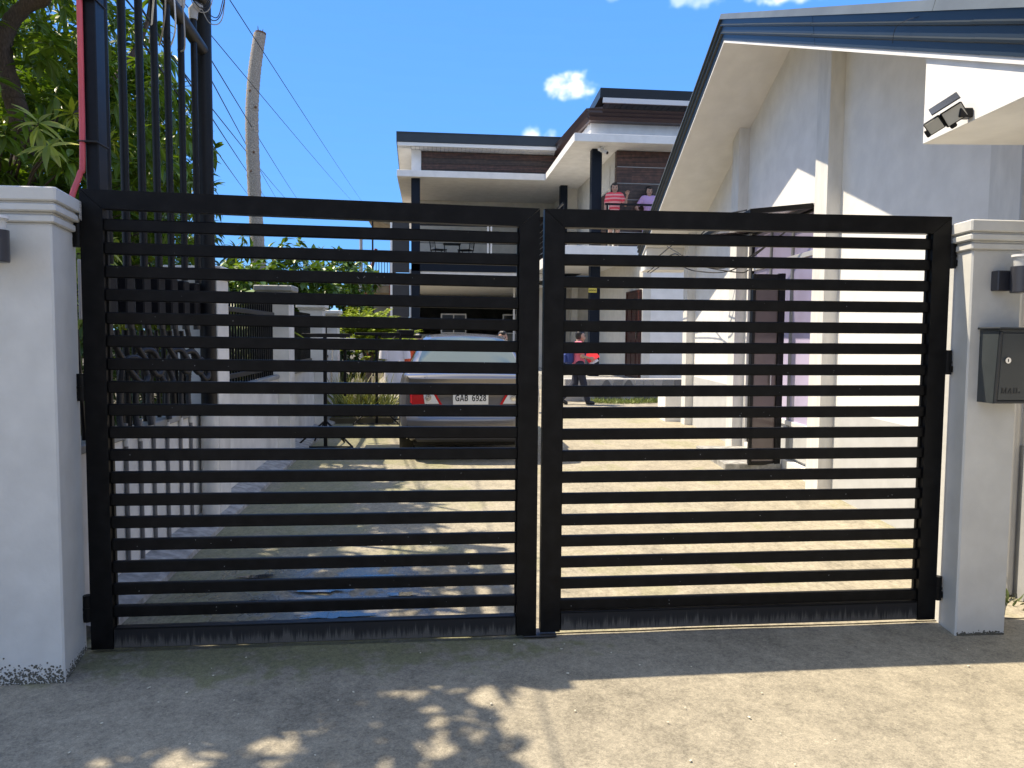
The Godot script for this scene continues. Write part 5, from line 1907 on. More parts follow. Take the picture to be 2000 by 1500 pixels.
func person(label: String, at: Vector3, turn: float, H: float, J: Dictionary, top: Material, legs_m: Material, shorts: bool, long_hair: bool, band: Material = null) -> Node3D:
	# joints for a height of 1.6, facing +z; J overrides
	var j := {"head": Vector3(0, 1.485, 0.01), "neck": Vector3(0, 1.34, -0.01), "chest": Vector3(0, 1.19, 0), "waist": Vector3(0, 0.98, 0), "hip": Vector3(0, 0.87, 0),
		"sl": Vector3(-0.165, 1.30, -0.01), "sr": Vector3(0.165, 1.30, -0.01), "el": Vector3(-0.215, 1.05, -0.02), "er": Vector3(0.215, 1.05, -0.02), "wl": Vector3(-0.23, 0.82, 0.05), "wr": Vector3(0.23, 0.82, 0.05),
		"hl": Vector3(-0.08, 0.84, 0), "hr": Vector3(0.08, 0.84, 0), "kl": Vector3(-0.09, 0.46, 0.015), "kr": Vector3(0.09, 0.46, 0.015), "al": Vector3(-0.09, 0.085, -0.02), "ar": Vector3(0.09, 0.085, -0.02), "tl": Vector3(-0.10, 0.03, 0.11), "tr": Vector3(0.10, 0.03, 0.11), "face": Vector3(0, 0, 1)}
	j.merge(J, true)
	var k := H / 1.6
	for q in j:
		if q != "face":
			j[q] = j[q] * k
	var t := thing("person", label, "person", at, turn)
	var hd: Vector3 = j.head
	var fw: Vector3 = j.face.normalized()
	var rt := Vector3.UP.cross(fw).normalized()
	var b := [[hd + Vector3(0, 0.025, 0) - fw * 0.012, hd + Vector3(0, -0.02, 0), 0.088 * k, 0.078 * k], [hd + Vector3(0, -0.06, 0) * k + fw * 0.018, hd + Vector3(0, -0.085, 0) * k + fw * 0.03, 0.055 * k, 0.042 * k], [hd + fw * 0.082 * k + Vector3(0, -0.005, 0), hd + fw * 0.098 * k + Vector3(0, -0.03, 0) * k, 0.010, 0.016],
		[hd + rt * 0.083 * k + Vector3(0, 0.005, 0), hd + rt * 0.086 * k + Vector3(0, -0.03, 0), 0.014, 0.012], [hd - rt * 0.083 * k + Vector3(0, 0.005, 0), hd - rt * 0.086 * k + Vector3(0, -0.03, 0), 0.014, 0.012],
		[j.neck + Vector3(0, 0.07, 0), j.neck + Vector3(0, -0.04, 0), 0.046 * k, 0.055 * k], [j.sl.lerp(j.sr, 0.2), j.sl.lerp(j.sr, 0.8), 0.075 * k, 0.075 * k], [j.chest + Vector3(-0.06, 0, 0), j.chest + Vector3(0.06, 0, 0), 0.105 * k, 0.105 * k], [j.chest, j.waist, 0.12 * k, 0.105 * k], [j.waist, j.hip, 0.105 * k, 0.12 * k], [j.hl, j.hr, 0.095 * k, 0.095 * k]]
	for s in ["l", "r"]:
		b.append([j["s" + s], j["e" + s], 0.048 * k, 0.038 * k])
		b.append([j["e" + s], j["w" + s], 0.037 * k, 0.025 * k])
		b.append([j["h" + s], j["k" + s], 0.085 * k, 0.055 * k])
		b.append([j["k" + s], j["a" + s], 0.054 * k, 0.036 * k])
		b.append([j["a" + s] + Vector3(0, -0.03, 0), j["t" + s], 0.036 * k, 0.026 * k])
	var g := sdf(b, 0.016, 0.03)
	# hands with five fingers, each its own short chain
	for s in ["l", "r"]:
		var w: Vector3 = j["w" + s]
		var d: Vector3 = (w - j["e" + s]).normalized()
		var side := d.cross(fw).normalized()
		if side.length() < 0.5:
			side = rt
		var palm := w + d * 0.055 * k
		var hb := [[w, palm, 0.024 * k, 0.026 * k], [w + side * 0.018 + d * 0.03, palm + side * 0.026 + d * 0.01, 0.016, 0.015], [w - side * 0.018 + d * 0.03, palm - side * 0.026 + d * 0.01, 0.016, 0.015]]
		var hg := sdf(hb, 0.007, 0.012)
		for fi in 4:
			var off := (fi - 1.5) * 0.0175
			var ln: float = [0.058, 0.068, 0.063, 0.050][fi] * k
			var p0 := palm + side * off + d * 0.012
			var curl: float = j.get("curl" + s, 0.35)
			hg.tube([p0, p0 + d * ln * 0.45 + side * off * 0.2, p0 + d * ln * (0.75 - curl * 0.15) + fw * ln * curl * 0.3 + side * off * 0.3, p0 + d * ln * (1.0 - curl * 0.45) + fw * ln * curl * 0.6 + side * off * 0.3], [0.0088, 0.0085, 0.008, 0.006], 6)
		var ts := -1.0 if s == "l" else 1.0
		hg.tube([w + d * 0.025 - side * ts * 0.02, w + d * 0.05 - side * ts * 0.05, w + d * 0.085 - side * ts * 0.06], [0.012, 0.0105, 0.008], 6)
		g.join(hg)
	add(t, "body", g, M.skin)
	# face marks
	for s in [-1.0, 1.0]:
		var eg := Geo.new()
		eg.ball(hd + fw * 0.078 * k + rt * s * 0.032 * k + Vector3(0, 0.004, 0), Vector3(0.013, 0.007, 0.010), 5, 8)
		add(t, "eye", eg, M.ink)
		var bg := Geo.new()
		bg.box(hd + fw * 0.082 * k + rt * s * 0.033 * k + Vector3(0, 0.026, 0), Vector3(0.03, 0.006, 0.008), 0.002, Basis(rt, Vector3.UP, fw))
		add(t, "eyebrow", bg, M.hair)
	var mg := Geo.new()
	mg.box(hd + fw * 0.078 * k + Vector3(0, -0.062 * k, 0), Vector3(0.038, 0.010, 0.014), 0.004, Basis(rt, Vector3.UP, fw))
	add(t, "mouth", mg, M.lip)
	# hair
	var hb2 := [[hd + Vector3(0, 0.05, 0) * k - fw * 0.038 * k, hd + Vector3(0, 0.0, 0) - fw * 0.042 * k, 0.089 * k, 0.085 * k], [hd + Vector3(0, 0.082, 0) * k + fw * 0.035 * k, hd + Vector3(0, 0.075, 0) * k - fw * 0.03 * k, 0.050 * k, 0.068 * k]]
	if long_hair:
		for s in [-1.0, 1.0]:
			hb2.append([hd + rt * s * 0.07 * k + Vector3(0, 0.04, 0) * k, hd + rt * s * 0.075 * k - fw * 0.02 + Vector3(0, -0.14, 0) * k, 0.036 * k, 0.028 * k])
		hb2.append([hd - fw * 0.05 * k, hd - fw * 0.06 * k + Vector3(0, -0.18, 0) * k, 0.07 * k, 0.05 * k])
	add(t, "hair", sdf(hb2, 0.014, 0.02), M.hair)
	# shirt
	var tb := [[j.sl.lerp(j.sr, 0.16), j.sl.lerp(j.sr, 0.84), 0.088 * k, 0.088 * k], [j.chest + Vector3(-0.065, 0, 0), j.chest + Vector3(0.065, 0, 0), 0.12 * k, 0.12 * k], [j.chest, j.waist, 0.137 * k, 0.126 * k], [j.waist, j.hip, 0.126 * k, 0.138 * k], [j.hl + Vector3(0, 0.02, 0), j.hr + Vector3(0, 0.02, 0), 0.108 * k, 0.108 * k]]
	for s in ["l", "r"]:
		tb.append([j["s" + s], j["s" + s].lerp(j["e" + s], 0.62), 0.064 * k, 0.062 * k])
	var sg := sdf(tb, 0.016, 0.03)
	if band:
		# woven stripes: split the cloth by height
		var ga := Geo.new()
		var gb := Geo.new()
		for i in range(0, sg.v.size(), 3):
			var yy := (sg.v[i].y + sg.v[i + 1].y + sg.v[i + 2].y) / 3.0 / k
			var dst := ga if fposmod(yy, 0.095) < 0.052 else gb
			for q in 3:
				dst.v.append(sg.v[i + q]); dst.n.append(sg.n[i + q]); dst.uv.append(Vector2.ZERO); dst.c.append(Color.WHITE)
		add(t, "shirt", ga, top)
		add(t, "shirt_stripes", gb, band)
	else:
		add(t, "shirt", sg, top)
	# trousers or shorts
	var lb := [[j.hl + Vector3(0, 0.03, 0), j.hr + Vector3(0, 0.03, 0), 0.112 * k, 0.112 * k]]
	for s in ["l", "r"]:
		if shorts:
			lb.append([j["h" + s], j["h" + s].lerp(j["k" + s], 0.62), 0.104 * k, 0.094 * k])
		else:
			lb.append([j["h" + s], j["k" + s], 0.10 * k, 0.074 * k])
			lb.append([j["k" + s], j["k" + s].lerp(j["a" + s], 0.96), 0.074 * k, 0.062 * k])
	add(t, "shorts" if shorts else "trousers", sdf(lb, 0.016, 0.02), legs_m)
	for s in ["l", "r"]:
		add(t, "shoe", sdf([[j["a" + s] + Vector3(0, -0.025, 0), j["t" + s], 0.047 * k, 0.036 * k], [j["a" + s] + Vector3(0, -0.045, -0.01), j["t" + s] + Vector3(0, -0.002, 0), 0.034 * k, 0.030 * k]], 0.014, 0.02), M.shoe)
	return t


func make_people() -> void:
	mat("lip", lin(0.30, 0.09, 0.08), 0.5)
	# girl in the striped shirt waves from the balcony
	person("girl in red and pink striped shirt waving from the upstairs balcony, dark hair tied back", Vector3(4.50, 3.62, -18.92), -0.15, 1.58, {"wr": Vector3(0.30, 1.28, 0.15), "er": Vector3(0.27, 1.07, 0.04), "curlr": 0.05, "wl": Vector3(-0.24, 0.86, 0.08), "face": Vector3(0.0, -0.1, 1)}, M.cloth_coral, M.cloth_dark, true, true, M.cloth_pale_coral)
	person("woman in lavender shirt leaning by the balcony rail beside the waving girl, long dark hair", Vector3(5.38, 3.62, -18.95), -0.05, 1.52, {"el": Vector3(-0.32, 1.06, -0.05), "wl": Vector3(-0.30, 0.95, 0.16), "er": Vector3(0.24, 1.05, -0.04), "wr": Vector3(0.20, 0.90, 0.12), "face": Vector3(0.15, -0.1, 1)}, M.cloth_lavender, M.cloth_lavender, false, true)
	# boy walking to the right with a red folder
	var yaw := PI / 2 + 0.12
	var boy := person("boy in pink shirt walking across the yard with red folder and blue backpack", Vector3(3.06, 0.004, -15.85), yaw, 1.53, {"head": Vector3(0, 1.49, 0.05), "kl": Vector3(-0.07, 0.47, 0.10), "al": Vector3(-0.06, 0.085, 0.20), "tl": Vector3(-0.06, 0.035, 0.33), "kr": Vector3(0.07, 0.46, -0.06), "ar": Vector3(0.06, 0.13, -0.36), "tr": Vector3(0.06, 0.03, -0.25), "er": Vector3(0.20, 1.06, 0.02), "wr": Vector3(0.14, 1.05, 0.22), "el": Vector3(-0.20, 1.06, 0.02), "wl": Vector3(-0.10, 1.02, 0.23), "curlr": 0.8, "curll": 0.8, "face": Vector3(0, -0.05, 1)}, M.cloth_pink, M.cloth_navy, false, false)
	var at := boy.position
	var B := Basis(Vector3.UP, yaw)
	var fo := thing("folder", "bright red folder with white papers held by the walking boy", "folder", at + B * Vector3(0.06, 1.02, 0.28), yaw)
	var fg := Geo.new()
	fg.box(Vector3(0.0, 0.0, 0.02), Vector3(0.23, 0.012, 0.27), 0.002, Basis(Vector3.RIGHT, -0.5) * Basis(Vector3.FORWARD, -1.0))
	add(fo, "cover", fg, M.cloth_red)
	var pg := Geo.new()
	pg.box(Vector3(-0.02, -0.075, 0.03), Vector3(0.21, 0.006, 0.20), 0.001, Basis(Vector3.RIGHT, -0.5) * Basis(Vector3.FORWARD, -1.0))
	add(fo, "papers", pg, M.paper)
	var bp := thing("backpack", "dark blue backpack on the walking boy's back", "backpack", at + B * Vector3(0, 1.02, -0.21), yaw)
	add(bp, "bag", boxg(Vector3(-0.13, -0.17, -0.09), Vector3(0.13, 0.19, 0.08), 0.05), M.cloth_blue)
	add(bp, "pocket", boxg(Vector3(-0.10, -0.15, -0.125), Vector3(0.10, 0.04, -0.085), 0.018), M.cloth_blue)
	for s in [-1.0, 1.0]:
		add(bp, "strap", tubeg(arc([Vector3(s * 0.09, 0.17, 0.05), Vector3(s * 0.10, 0.30, 0.20), Vector3(s * 0.10, 0.16, 0.34), Vector3(s * 0.10, -0.06, 0.30)], 5), [0.016], 6), M.cloth_blue)
	# person beyond the car, only the head shows over its roof
	person("dark-haired person standing beyond the car, head just above its roof at the right", Vector3(1.33, 0.004, -14.4), 0.2, 1.50, {}, M.cloth_dark, M.cloth_navy, false, false)
	person("person in dark red shirt bending by the clothes stands left of the car", Vector3(-0.28, 0.004, -14.6), 0.6, 1.46, {"head": Vector3(0.02, 1.46, 0.06)}, M.cloth_coral, M.cloth_navy, false, false)


# ---------------------------------------------------------------- plants
func leaf_geo(L: float, W: float, droop: float, seg := 5, fold := 0.25) -> Geo:
	# blade along +z from the stalk, folded along its midrib and bending down
	var g := Geo.new()
	var mid := []
	var lf := []
	var rg := []
	for i in seg + 1:
		var u := float(i) / seg
		var w := W * 0.5 * sin(PI * pow(u, 0.8)) * (1.0 - 0.15 * u)
		var y := -droop * u * u * L
		var z := L * (u - 0.18 * droop * u * u)
		mid.append(Vector3(0, y, z))
		lf.append(Vector3(-w, y + w * fold, z))
		rg.append(Vector3(w, y + w * fold, z))
	for i in seg:
		g.face([mid[i], mid[i + 1], lf[i + 1], lf[i]] if i < seg - 1 else [mid[i], mid[i + 1], lf[i]], Vector3.UP)
		g.face([mid[i], mid[i + 1], rg[i + 1], rg[i]] if i < seg - 1 else [mid[i], mid[i + 1], rg[i]], Vector3.UP)
	return g


func many(parent: Node, called: String, label: String, mesh: Mesh, m: Material, list: Array, tints: Array, kind := true) -> MultiMeshInstance3D:
	var mm := MultiMesh.new()
	mm.transform_format = MultiMesh.TRANSFORM_3D
	mm.use_colors = true
	mm.mesh = mesh
	mm.instance_count = list.size()
	for i in list.size():
		mm.set_instance_transform(i, list[i])
		mm.set_instance_color(i, tints[i])
	var mi := MultiMeshInstance3D.new()
	mi.name = numbered(parent, called)
	mi.multimesh = mm
	mi.material_override = m
	mi.set_meta("kind", "stuff")
	if label:
		mi.set_meta("label", label)
	parent.add_child(mi)
	return mi


func facing(dir: Vector3, roll: float, s: float) -> Basis:
	var z := dir.normalized()
	var x := Vector3.UP.cross(z)
	if x.length() < 0.05:
		x = Vector3.RIGHT
	x = x.normalized()
	var y := z.cross(x)
	return (Basis(x, y, z) * Basis(Vector3(0, 0, 1), roll)).scaled(Vector3.ONE * s)


func tint(base: Color, spread: float, warm := 0.0) -> Color:
	var k := 1.0 + rng.randf_range(-spread, spread)
	var w := rng.randf() * warm
	return Color(base.r * k * (1.0 + w), base.g * k * (1.0 + 0.25 * w), base.b * k * (1.0 - 0.3 * w))


func clear_of_pipes(p: Vector3) -> bool:
	# nothing grows into the wires and pipes, nor over the lane below the beam
	return p.x < -1.98 - 0.55 * clampf((p.y - 3.0) / 1.2, 0.0, 1.0) * clampf((-4.9 - p.z) / 1.0, 0.0, 1.0)


func whorls(cent: Vector3, size: Vector3, n: int, hole: float, leaves: int, lmin: float, lmax: float, out: Array, cols: Array, base: Color, young: Color, fr: FastNoiseLite, guard := false) -> void:
	# leaf rosettes at twig ends, gathered in clumps with gaps between them
	for i in n:
		var p := Vector3.ZERO
		var ok := false
		for tries in 12:
			var d := Vector3(rng.randfn(), rng.randfn(), rng.randfn()).normalized() * pow(rng.randf(), 0.42)
			p = cent + d * size
			if fr.get_noise_3dv(p * 22.0) > hole and (not guard or clear_of_pipes(p)):
				ok = true
				break
		if not ok:
			continue
		var axis := ((p - cent) / size + Vector3(0, 0.35, 0) + Vector3(rng.randfn(), rng.randfn(), rng.randfn()) * 0.35).normalized()
		var yng := rng.randf() < 0.10
		var ax2 := axis.cross(Vector3(0.3, 0.1, 0.9)).normalized()
		var ax3 := axis.cross(ax2)
		for q in leaves:
			var a := q * 2.39996 + rng.randf() * 0.5
			var up := rng.randf_range(-0.25, 0.75)
			var dir := (ax2 * cos(a) + ax3 * sin(a)) + axis * up + Vector3(0, -0.28, 0)
			var s := rng.randf_range(lmin, lmax) * (0.8 if yng else 1.0)
			out.append(Transform3D(facing(dir, rng.randf_range(-0.5, 0.5), s), p - axis * rng.randf() * 0.07))
			cols.append(tint(young if yng else base, 0.35, 0.25))


func limb(t: Node, pts: Array, r0: float, r1: float, called := "limb", m: Material = null) -> void:
	var c := arc(pts, 6)
	var rad := []
	for i in c.size():
		rad.append(lerpf(r0, r1, float(i) / (c.size() - 1)) * (1.0 + 0.06 * sin(i * 2.1)))
	add(t, called, tubeg(c, rad, 12), m if m else M.bark)


func make_plants() -> void:
	var fr := FastNoiseLite.new()
	fr.seed = 101
	fr.frequency = 0.05
	# mango tree beyond the meter bank, its crown hanging over pillar and street
	var t := thing("mango_tree", "large leafy mango tree beyond the meter pipes at the left", "tree", Vector3(-4.6, 0, -7.4))
	var o := t.position
	limb(t, [Vector3(0.9, -0.1, 0.6), Vector3(1.05, 1.2, 0.7), Vector3(1.36, 2.1, 0.8), Vector3(1.38, 2.65, 0.8), Vector3(1.37, 3.05, 0.8), Vector3(1.31, 3.3, 0.8)], 0.10, 0.075, "trunk")
	limb(t, [Vector3(1.32, 3.27, 0.8), Vector3(1.255, 3.53, 0.8), Vector3(1.25, 3.72, 0.8), Vector3(1.31, 3.87, 0.8), Vector3(1.43, 3.99, 0.82), Vector3(1.65, 4.10, 0.95), Vector3(1.75, 4.4, 1.9), Vector3(1.6, 4.7, 3.2)], 0.078, 0.04)
	limb(t, [Vector3(1.36, 3.0, 0.75), Vector3(1.7, 3.5, 0.2), Vector3(2.0, 4.3, -0.2), Vector3(2.1, 5.2, 0.0)], 0.032, 0.015)
	limb(t, [Vector3(1.33, 2.0, 0.78), Vector3(0.4, 3.2, -0.3), Vector3(-0.6, 4.6, -0.4), Vector3(-1.0, 5.6, -0.2)], 0.06, 0.03)
	limb(t, [Vector3(1.38, 2.4, 0.8), Vector3(1.7, 2.6, 0.9), Vector3(2.1, 2.7, 1.0)], 0.05, 0.015)
	limb(t, [Vector3(1.2, 1.6, 0.74), Vector3(1.6, 1.9, 0.1), Vector3(2.0, 2.2, -0.5)], 0.05, 0.015)
	limb(t, [Vector3(1.75, 4.4, 1.9), Vector3(1.9, 4.7, 3.0), Vector3(1.9, 4.6, 4.2)], 0.04, 0.012)
	var list := []
	var cols := []
	var base := Color(0.105, 0.195, 0.024)
	var young := Color(0.28, 0.36, 0.04)
	whorls(Vector3(-3.6, 3.3, -7.6), Vector3(1.55, 1.7, 2.2), 360, -0.08, 13, 0.14, 0.24, list, cols, base, young, fr, true)
	whorls(Vector3(-2.9, 2.2, -6.4), Vector3(0.95, 0.85, 1.5), 240, -0.05, 13, 0.13, 0.23, list, cols, base, young, fr, true)
	whorls(Vector3(-2.55, 2.9, -7.2), Vector3(0.55, 1.2, 1.2), 70, -0.05, 12, 0.14, 0.22, list, cols, base, young, fr, true)
	whorls(Vector3(-3.7, 5.2, -6.6), Vector3(1.6, 1.1, 2.0), 230, -0.05, 13, 0.15, 0.24, list, cols, base, young, fr, true)
	whorls(Vector3(-3.5, 3.6, -8.6), Vector3(1.3, 1.6, 0.8), 260, -0.2, 13, 0.16, 0.25, list, cols, base, young, fr, true)
	whorls(Vector3(-5.6, 4.0, -7.6), Vector3(1.8, 2.3, 2.0), 230, -0.08, 12, 0.16, 0.25, list, cols, base, young, fr, true)
	# boughs over pillar and street, above the picture, that shade the forecourt
	whorls(Vector3(-3.75, 4.65, -4.0), Vector3(1.6, 0.7, 2.1), 520, -0.2, 13, 0.16, 0.27, list, cols, base, young, fr)
	var lm := leaf_geo(1.0, 0.25, 0.30, 6, 0.3).mesh()
	# the leaves nearest the eye are parts of their own, the rest is one mass
	var order := range(list.size())
	var score := []
	var eye := Vector3(0, 1.45, 0)
	var fwd := Vector3(0.104, -0.06, -0.99)
	for i in list.size():
		var d: Vector3 = list[i].origin - eye
		var vis: float = d.normalized().dot(fwd)
		score.append(d.length() + (0.0 if vis > 0.80 and d.y / -d.z < 0.43 and d.z < -4.5 else 40.0))
	order.sort_custom(func(a, b): return score[a] < score[b])
	var shades := []
	for q in 6:
		var mq: StandardMaterial3D = M.leaf_mango.duplicate()
		mq.vertex_color_use_as_albedo = false
		mq.resource_name = "mango_leaf_%s" % ["deep", "green", "bright", "olive", "young", "mid"][q]
		var cc: Color = [Color(0.07, 0.145, 0.018), Color(0.105, 0.195, 0.024), Color(0.145, 0.245, 0.03), Color(0.145, 0.19, 0.03), Color(0.30, 0.37, 0.04), Color(0.12, 0.22, 0.024)][q]
		mq.albedo_color = cc.linear_to_srgb()
		shades.append(mq)
	for i in 290:
		var lf := add(t, "leaf", lm, shades[4 if cols[order[i]].r > 0.12 else rng.randi_range(0, 5) % 4])
		lf.transform = Transform3D(list[order[i]].basis, list[order[i]].origin - o)
	var rest := []
	var rc := []
	for i in range(290, order.size()):
		rest.append(Transform3D(list[order[i]].basis, list[order[i]].origin - o))
		rc.append(cols[order[i]])
	many(t, "foliage", "", lm, M.leaf_mango, rest, rc)
	# twigs through the crown
	var tw := Geo.new()
	for i in 60:
		var p: Vector3 = list[order[i * 17 + 40]].origin - o
		var q := Vector3(0.9, clampf(p.y - 0.6, 1.5, 4.5), 0.4).lerp(p, 0.55)
		tw.tube([q, q.lerp(p, 0.5) + Vector3(0, 0.06, 0), p], [0.012, 0.008, 0.004], 5)
	add(t, "twigs", tw, M.bark)
	# dense trees farther left that close the view
	var spots := [[Vector3(-6.9, 0, -13.0), 3.0, 4.4, "dark dense tree behind the mango tree, nearest the left edge"], [Vector3(-5.6, 0, -17.0), 2.0, 2.6, "dark green tree between mango tree and palm trunk"]]
	for s in spots:
		var b := thing("dense_tree", s[3], "tree", s[0], 0.0)
		limb(b, [Vector3(0, -0.1, 0), Vector3(0.1, 1.5, 0), Vector3(-0.1, s[2] * 0.8, 0.1), Vector3(0.1, s[2] + 0.8, 0)], 0.16, 0.05, "trunk")
		var l2 := []
		var c2 := []
		whorls(Vector3(0, s[2], 0), Vector3(s[1], s[1] * 1.05, s[1]), 760 if s[1] > 2.5 else 380, -0.2, 12, 0.2, 0.34, l2, c2, Color(0.05, 0.10, 0.016), Color(0.12, 0.18, 0.025), fr)
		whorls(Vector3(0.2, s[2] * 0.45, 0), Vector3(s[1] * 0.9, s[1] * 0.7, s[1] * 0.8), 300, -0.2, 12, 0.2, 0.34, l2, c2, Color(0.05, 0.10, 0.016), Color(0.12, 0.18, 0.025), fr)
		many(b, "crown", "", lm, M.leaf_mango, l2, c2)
	# shrubs right behind the low wall
	for k in 4:
		var z: float = [-4.5, -5.6, -7.4, -10.2][k]
		var b := thing("garden_shrub", ["leafy shrub behind the low wall right beside the square post", "leafy shrub behind the low wall at the middle of the meter pipes", "leafy shrub behind the first barred panel", "dark shrub behind the second barred panel"][k], "shrub", Vector3(-2.65, 0, z), 0.0, "shrubs behind the fence wall")
		var l2 := []
		var c2 := []
		whorls(Vector3(0, 0.85, 0), Vector3(0.62, 0.85, 0.75), 80, -0.2, 9, 0.12, 0.22, l2, c2, Color(0.055, 0.10, 0.02), Color(0.17, 0.24, 0.04), fr)
		many(b, "foliage", "", lm, M.leaf_mango, l2, c2)
		limb(b, [Vector3(0, -0.05, 0), Vector3(0.05, 0.5, 0.02), Vector3(0, 1.2, 0)], 0.03, 0.012, "stem")
	# round glossy bush behind palm and fence
	for k in 3:
		var c: Vector3 = [Vector3(-2.75, 0, -16.0), Vector3(-2.0, 0, -17.4), Vector3(-3.6, 0, -15.2)][k]
		var b := thing("glossy_bush", ["broad glossy round-leaved bush right of the palm trunk", "glossy bush behind it, nearest the neighbour's grey pole", "glossy bush left of the palm trunk, partly behind banana leaves"][k], "bush", c)
		var l2 := []
		var c2 := []
		var hh: float = [2.35, 2.5, 2.1][k]
		whorls(Vector3(0, hh, 0), Vector3([1.0, 0.9, 0.8][k], [1.1, 0.85, 0.75][k], 0.9), [270, 200, 170][k], -0.22, 9, 0.13, 0.22, l2, c2, Color(0.085, 0.165, 0.026), Color(0.20, 0.30, 0.05), fr)
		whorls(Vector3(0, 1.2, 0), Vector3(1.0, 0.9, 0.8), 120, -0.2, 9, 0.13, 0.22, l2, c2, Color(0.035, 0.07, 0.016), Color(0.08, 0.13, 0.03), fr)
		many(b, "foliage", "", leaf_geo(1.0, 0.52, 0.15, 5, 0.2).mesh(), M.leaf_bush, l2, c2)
		for q in 3:
			limb(b, [Vector3(0, -0.05, 0), Vector3(0.12 * (q - 1), 0.9, 0.1 * q), Vector3(0.4 * (q - 1), 2.0, 0.1)], 0.05, 0.02, "stem")
	# yellow-green feathery shrub
	var ft := thing("feathery_shrub", "bright yellow-green feathery shrub between the fence's end and the house", "shrub", Vector3(-1.06, 0, -15.0))
	var fl := []
	var fc := []
	for i in 850:
		var d := Vector3(rng.randfn() * 0.52, 0, rng.randfn() * 0.35)
		var hgt := 1.72 - 0.55 * maxf(d.x, 0.0) - 0.3 * absf(d.z) + rng.randf_range(-0.5, 0.12)
		if d.x > 0.7 or d.x < -0.62:
			continue
		var dir := Vector3(d.x * 0.8 + rng.randfn() * 0.3, 0.15 + rng.randf() * 0.2, d.z + rng.randfn() * 0.3).normalized()
		var p := Vector3(d.x, hgt, d.z)
		for q in 26:
			var u := (q / 2) / 13.0
			var s := 1.0 if q % 2 else -1.0
			var ax := dir.cross(Vector3.UP).normalized()
			fl.append(Transform3D(facing(dir * 0.5 + ax * s + Vector3(0, -0.1, 0), rng.randf_range(-0.4, 0.4), rng.randf_range(0.055, 0.095) * (1.2 - 0.5 * u)), p + dir * u * 0.36 + Vector3(0, -0.10 * u * u, 0)))
			fc.append(tint(Color(0.30, 0.40, 0.03), 0.3, 0.2))
	many(ft, "foliage", "", leaf_geo(1.0, 0.42, 0.1, 3).mesh(), M.leaf_fine, fl, fc)
	limb(ft, [Vector3(-0.05, -0.05, 1.2), Vector3(-0.07, 0.7, 0.9), Vector3(-0.02, 1.3, 0.3), Vector3(0.05, 1.7, 0)], 0.075, 0.02, "trunk")
	limb(ft, [Vector3(-0.05, 0.8, 0.8), Vector3(-0.25, 1.2, 0.2), Vector3(-0.4, 1.55, 0.0)], 0.03, 0.01, "stem")
	# tuft of long grass at the end of the low wall
	var gt := thing("grass_tuft", "tall pale green grass tuft in front of the feathery shrub", "grass plant", Vector3(-1.12, 0, -12.95))
	var gl := []
	var gc := []
	for i in 420:
		var p := Vector3(rng.randf_range(-0.42, 0.42), 0, rng.randf_range(-0.35, 0.35))
		gl.append(Transform3D(facing(Vector3(p.x * 1.0 + rng.randfn() * 0.35, 1.5, p.z + rng.randfn() * 0.35), rng.randf() * TAU, rng.randf_range(0.45, 0.95)), p))
		gc.append(tint(Color(0.17, 0.21, 0.06), 0.45, 0.4))
	many(gt, "blades", "", leaf_geo(1.0, 0.022, 0.55, 6, 0.2).mesh(), M.leaf_grass, gl, gc)
	# planting bed under it
	struct("planting_bed", boxg(Vector3(-1.62, -0.02, -16.5), Vector3(-0.62, 0.10, -12.5), 0.01), M.soil)
	# banana leaves above the first panel
	var bt := thing("banana_plant", "banana plant with broad pale torn leaves behind the first fence panel", "plant", Vector3(-2.45, 0, -9.4))
	limb(bt, [Vector3(0, -0.05, 0), Vector3(0.03, 0.8, 0), Vector3(0.02, 1.7, 0.02)], 0.07, 0.04, "stem", M.leafstalk)
	var bl := [[Vector3(0.55, 0.55, 0.35), 1.1], [Vector3(0.75, 0.22, -0.4), 1.05], [Vector3(-0.5, 0.7, 0.5), 1.0], [Vector3(0.25, 0.9, -0.5), 0.9], [Vector3(0.8, -0.05, 0.5), 0.95], [Vector3(-0.6, 0.4, -0.3), 1.0], [Vector3(0.5, 0.15, 0.9), 0.9]]
	for q in bl:
		var lf := add(bt, "leaf", leaf_geo(1.0, 0.30, 0.45, 9, 0.25), M.banana)
		lf.transform = Transform3D(facing(q[0], rng.randf_range(-0.4, 0.4), q[1]), Vector3(0.02, 1.55, 0.02))
	# beheaded coconut palm
	var pt := thing("palm_trunk", "tall bare palm trunk cut off at the top, leaning slightly, rising behind the fence", "palm trunk", Vector3(-4.08, 0, -19.0))
	var pp := []
	var pr := []
	var path := arc([Vector3(0.05, -0.1, 0), Vector3(0.02, 2.5, 0), Vector3(-0.08, 4.7, 0), Vector3(-0.12, 6.4, 0.0), Vector3(-0.05, 7.5, 0), Vector3(0.09, 8.42, 0)], 22)
	for i in path.size():
		pp.append(path[i])
		var u := float(i) / path.size()
		pr.append(lerpf(0.165, 0.135, u) * (1.0 + (0.055 if i % 2 else 0.0) + 0.02 * sin(i * 1.7)))
	add(pt, "trunk", tubeg(pp, pr, 16), M.palm_bark)
	add(pt, "cut_top", rodg(Vector3(0.098, 8.40, 0), Vector3(0.105, 8.46, 0), 0.125, 12), M.palm_end)
	for k in 7:
		var a := k * 0.9
		add(pt, "splinter", tubeg([Vector3(0.10 + 0.1 * cos(a), 8.36, 0.1 * sin(a)), Vector3(0.10 + 0.13 * cos(a), 8.44 + 0.06 * (k % 3), 0.13 * sin(a))], [0.02, 0.005], 5), M.palm_end)
	for k in 9:
		var y := 1.5 + k * 0.72 + 0.2 * sin(k * 3.0)
		var hg := Geo.new()
		hg.ball(Vector3(-0.06 + 0.07 * sin(k * 2.1), y, 0.135), Vector3(0.028, 0.035, 0.03), 5, 8)
		add(pt, "nail_hole", hg, M.palm_end)
	# grass strip before the planter
	var sl := []
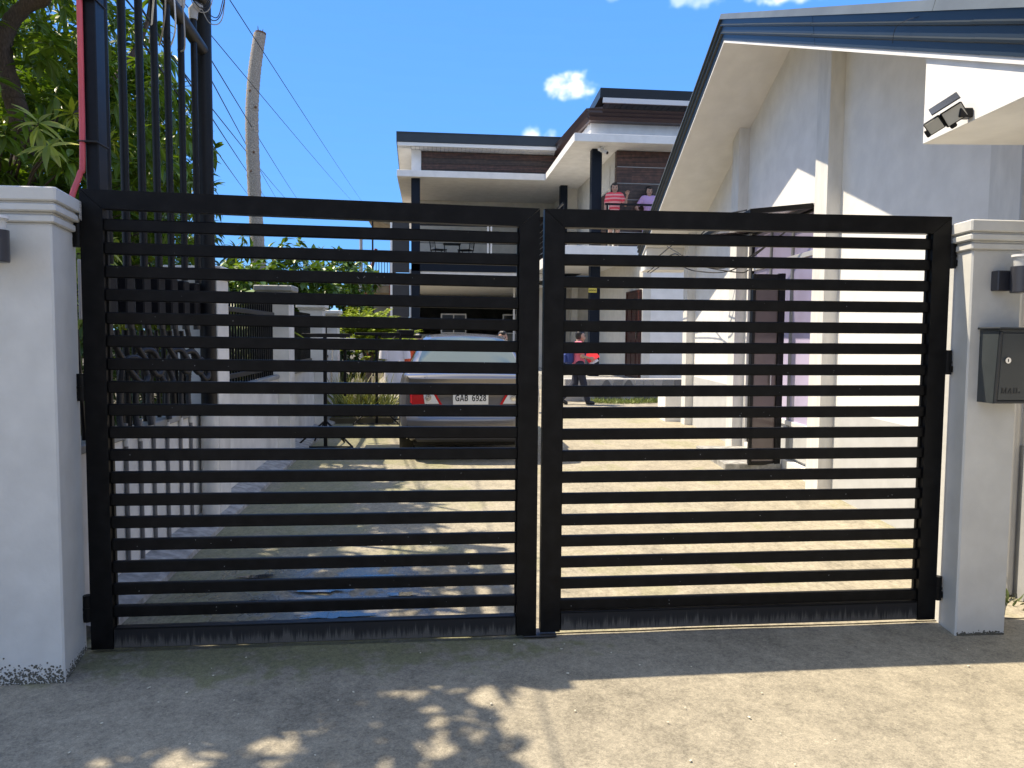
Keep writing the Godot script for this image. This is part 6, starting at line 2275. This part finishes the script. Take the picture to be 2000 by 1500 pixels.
	var sc := []
	for i in 1500:
		var x := rng.randf_range(3.45, 5.0)
		var wz := 0.30 * (1.0 - pow(absf((x - 4.1) / 0.95), 2.0)) + 0.06
		var p := Vector3(x, 0, -16.45 + rng.randf() * maxf(wz, 0.05) * 1.6)
		sl.append(Transform3D(facing(Vector3(rng.randfn() * 0.5, 1.0, rng.randfn() * 0.5), rng.randf() * TAU, rng.randf_range(0.05, 0.15)), p))
		sc.append(tint(Color(0.13, 0.19, 0.045), 0.4, 0.4))
	var gs := many(self, "grass", "green grass strip at the foot of the stone planter", leaf_geo(1.0, 0.10, 0.4, 4).mesh(), M.leaf_grass, sl, sc)
	gs.set_meta("category", "grass")
	# weeds at the foot of the right building, beyond the pillar
	var wl := []
	var wc := []
	for i in 60:
		wl.append(Transform3D(facing(Vector3(rng.randfn() * 0.6, 0.8, rng.randfn() * 0.6), rng.randf() * TAU, rng.randf_range(0.03, 0.09)), Vector3(rng.randf_range(3.1, 3.3), 0, rng.randf_range(-3.7, -4.1))))
		wc.append(tint(Color(0.05, 0.08, 0.02), 0.4, 0.4))
	var ws := many(self, "weeds", "small weeds at the wall foot right of the mailbox pillar", leaf_geo(1.0, 0.25, 0.4, 4).mesh(), M.leaf_grass, wl, wc)
	ws.set_meta("category", "weeds")


func _ready() -> void:
	rng.seed = 20240
	make_world()
	make_materials()
	make_mail_mats()
	mat("cream_white", lin(0.74, 0.73, 0.70), 0.65, TX["streak"], Vector3(0.9, 0.25, 0.9), TX["height"], 0.1)
	mat("leafstalk", lin(0.16, 0.20, 0.06), 0.5)
	var bn := mat("banana", lin(0.20, 0.28, 0.07), 0.4, TX["soft"], Vector3.ONE * 2.0)
	bn.backlight_enabled = true
	bn.backlight = Color(0.6, 0.6, 0.3)
	bn.cull_mode = BaseMaterial3D.CULL_DISABLED
	make_ground()
	make_side_building()
	make_house()
	make_fence()
	make_pillars()
	make_gate()
	make_neighbour()
	make_plants()
	make_car()
	make_stands()
	make_people()
	make_added_street_house()
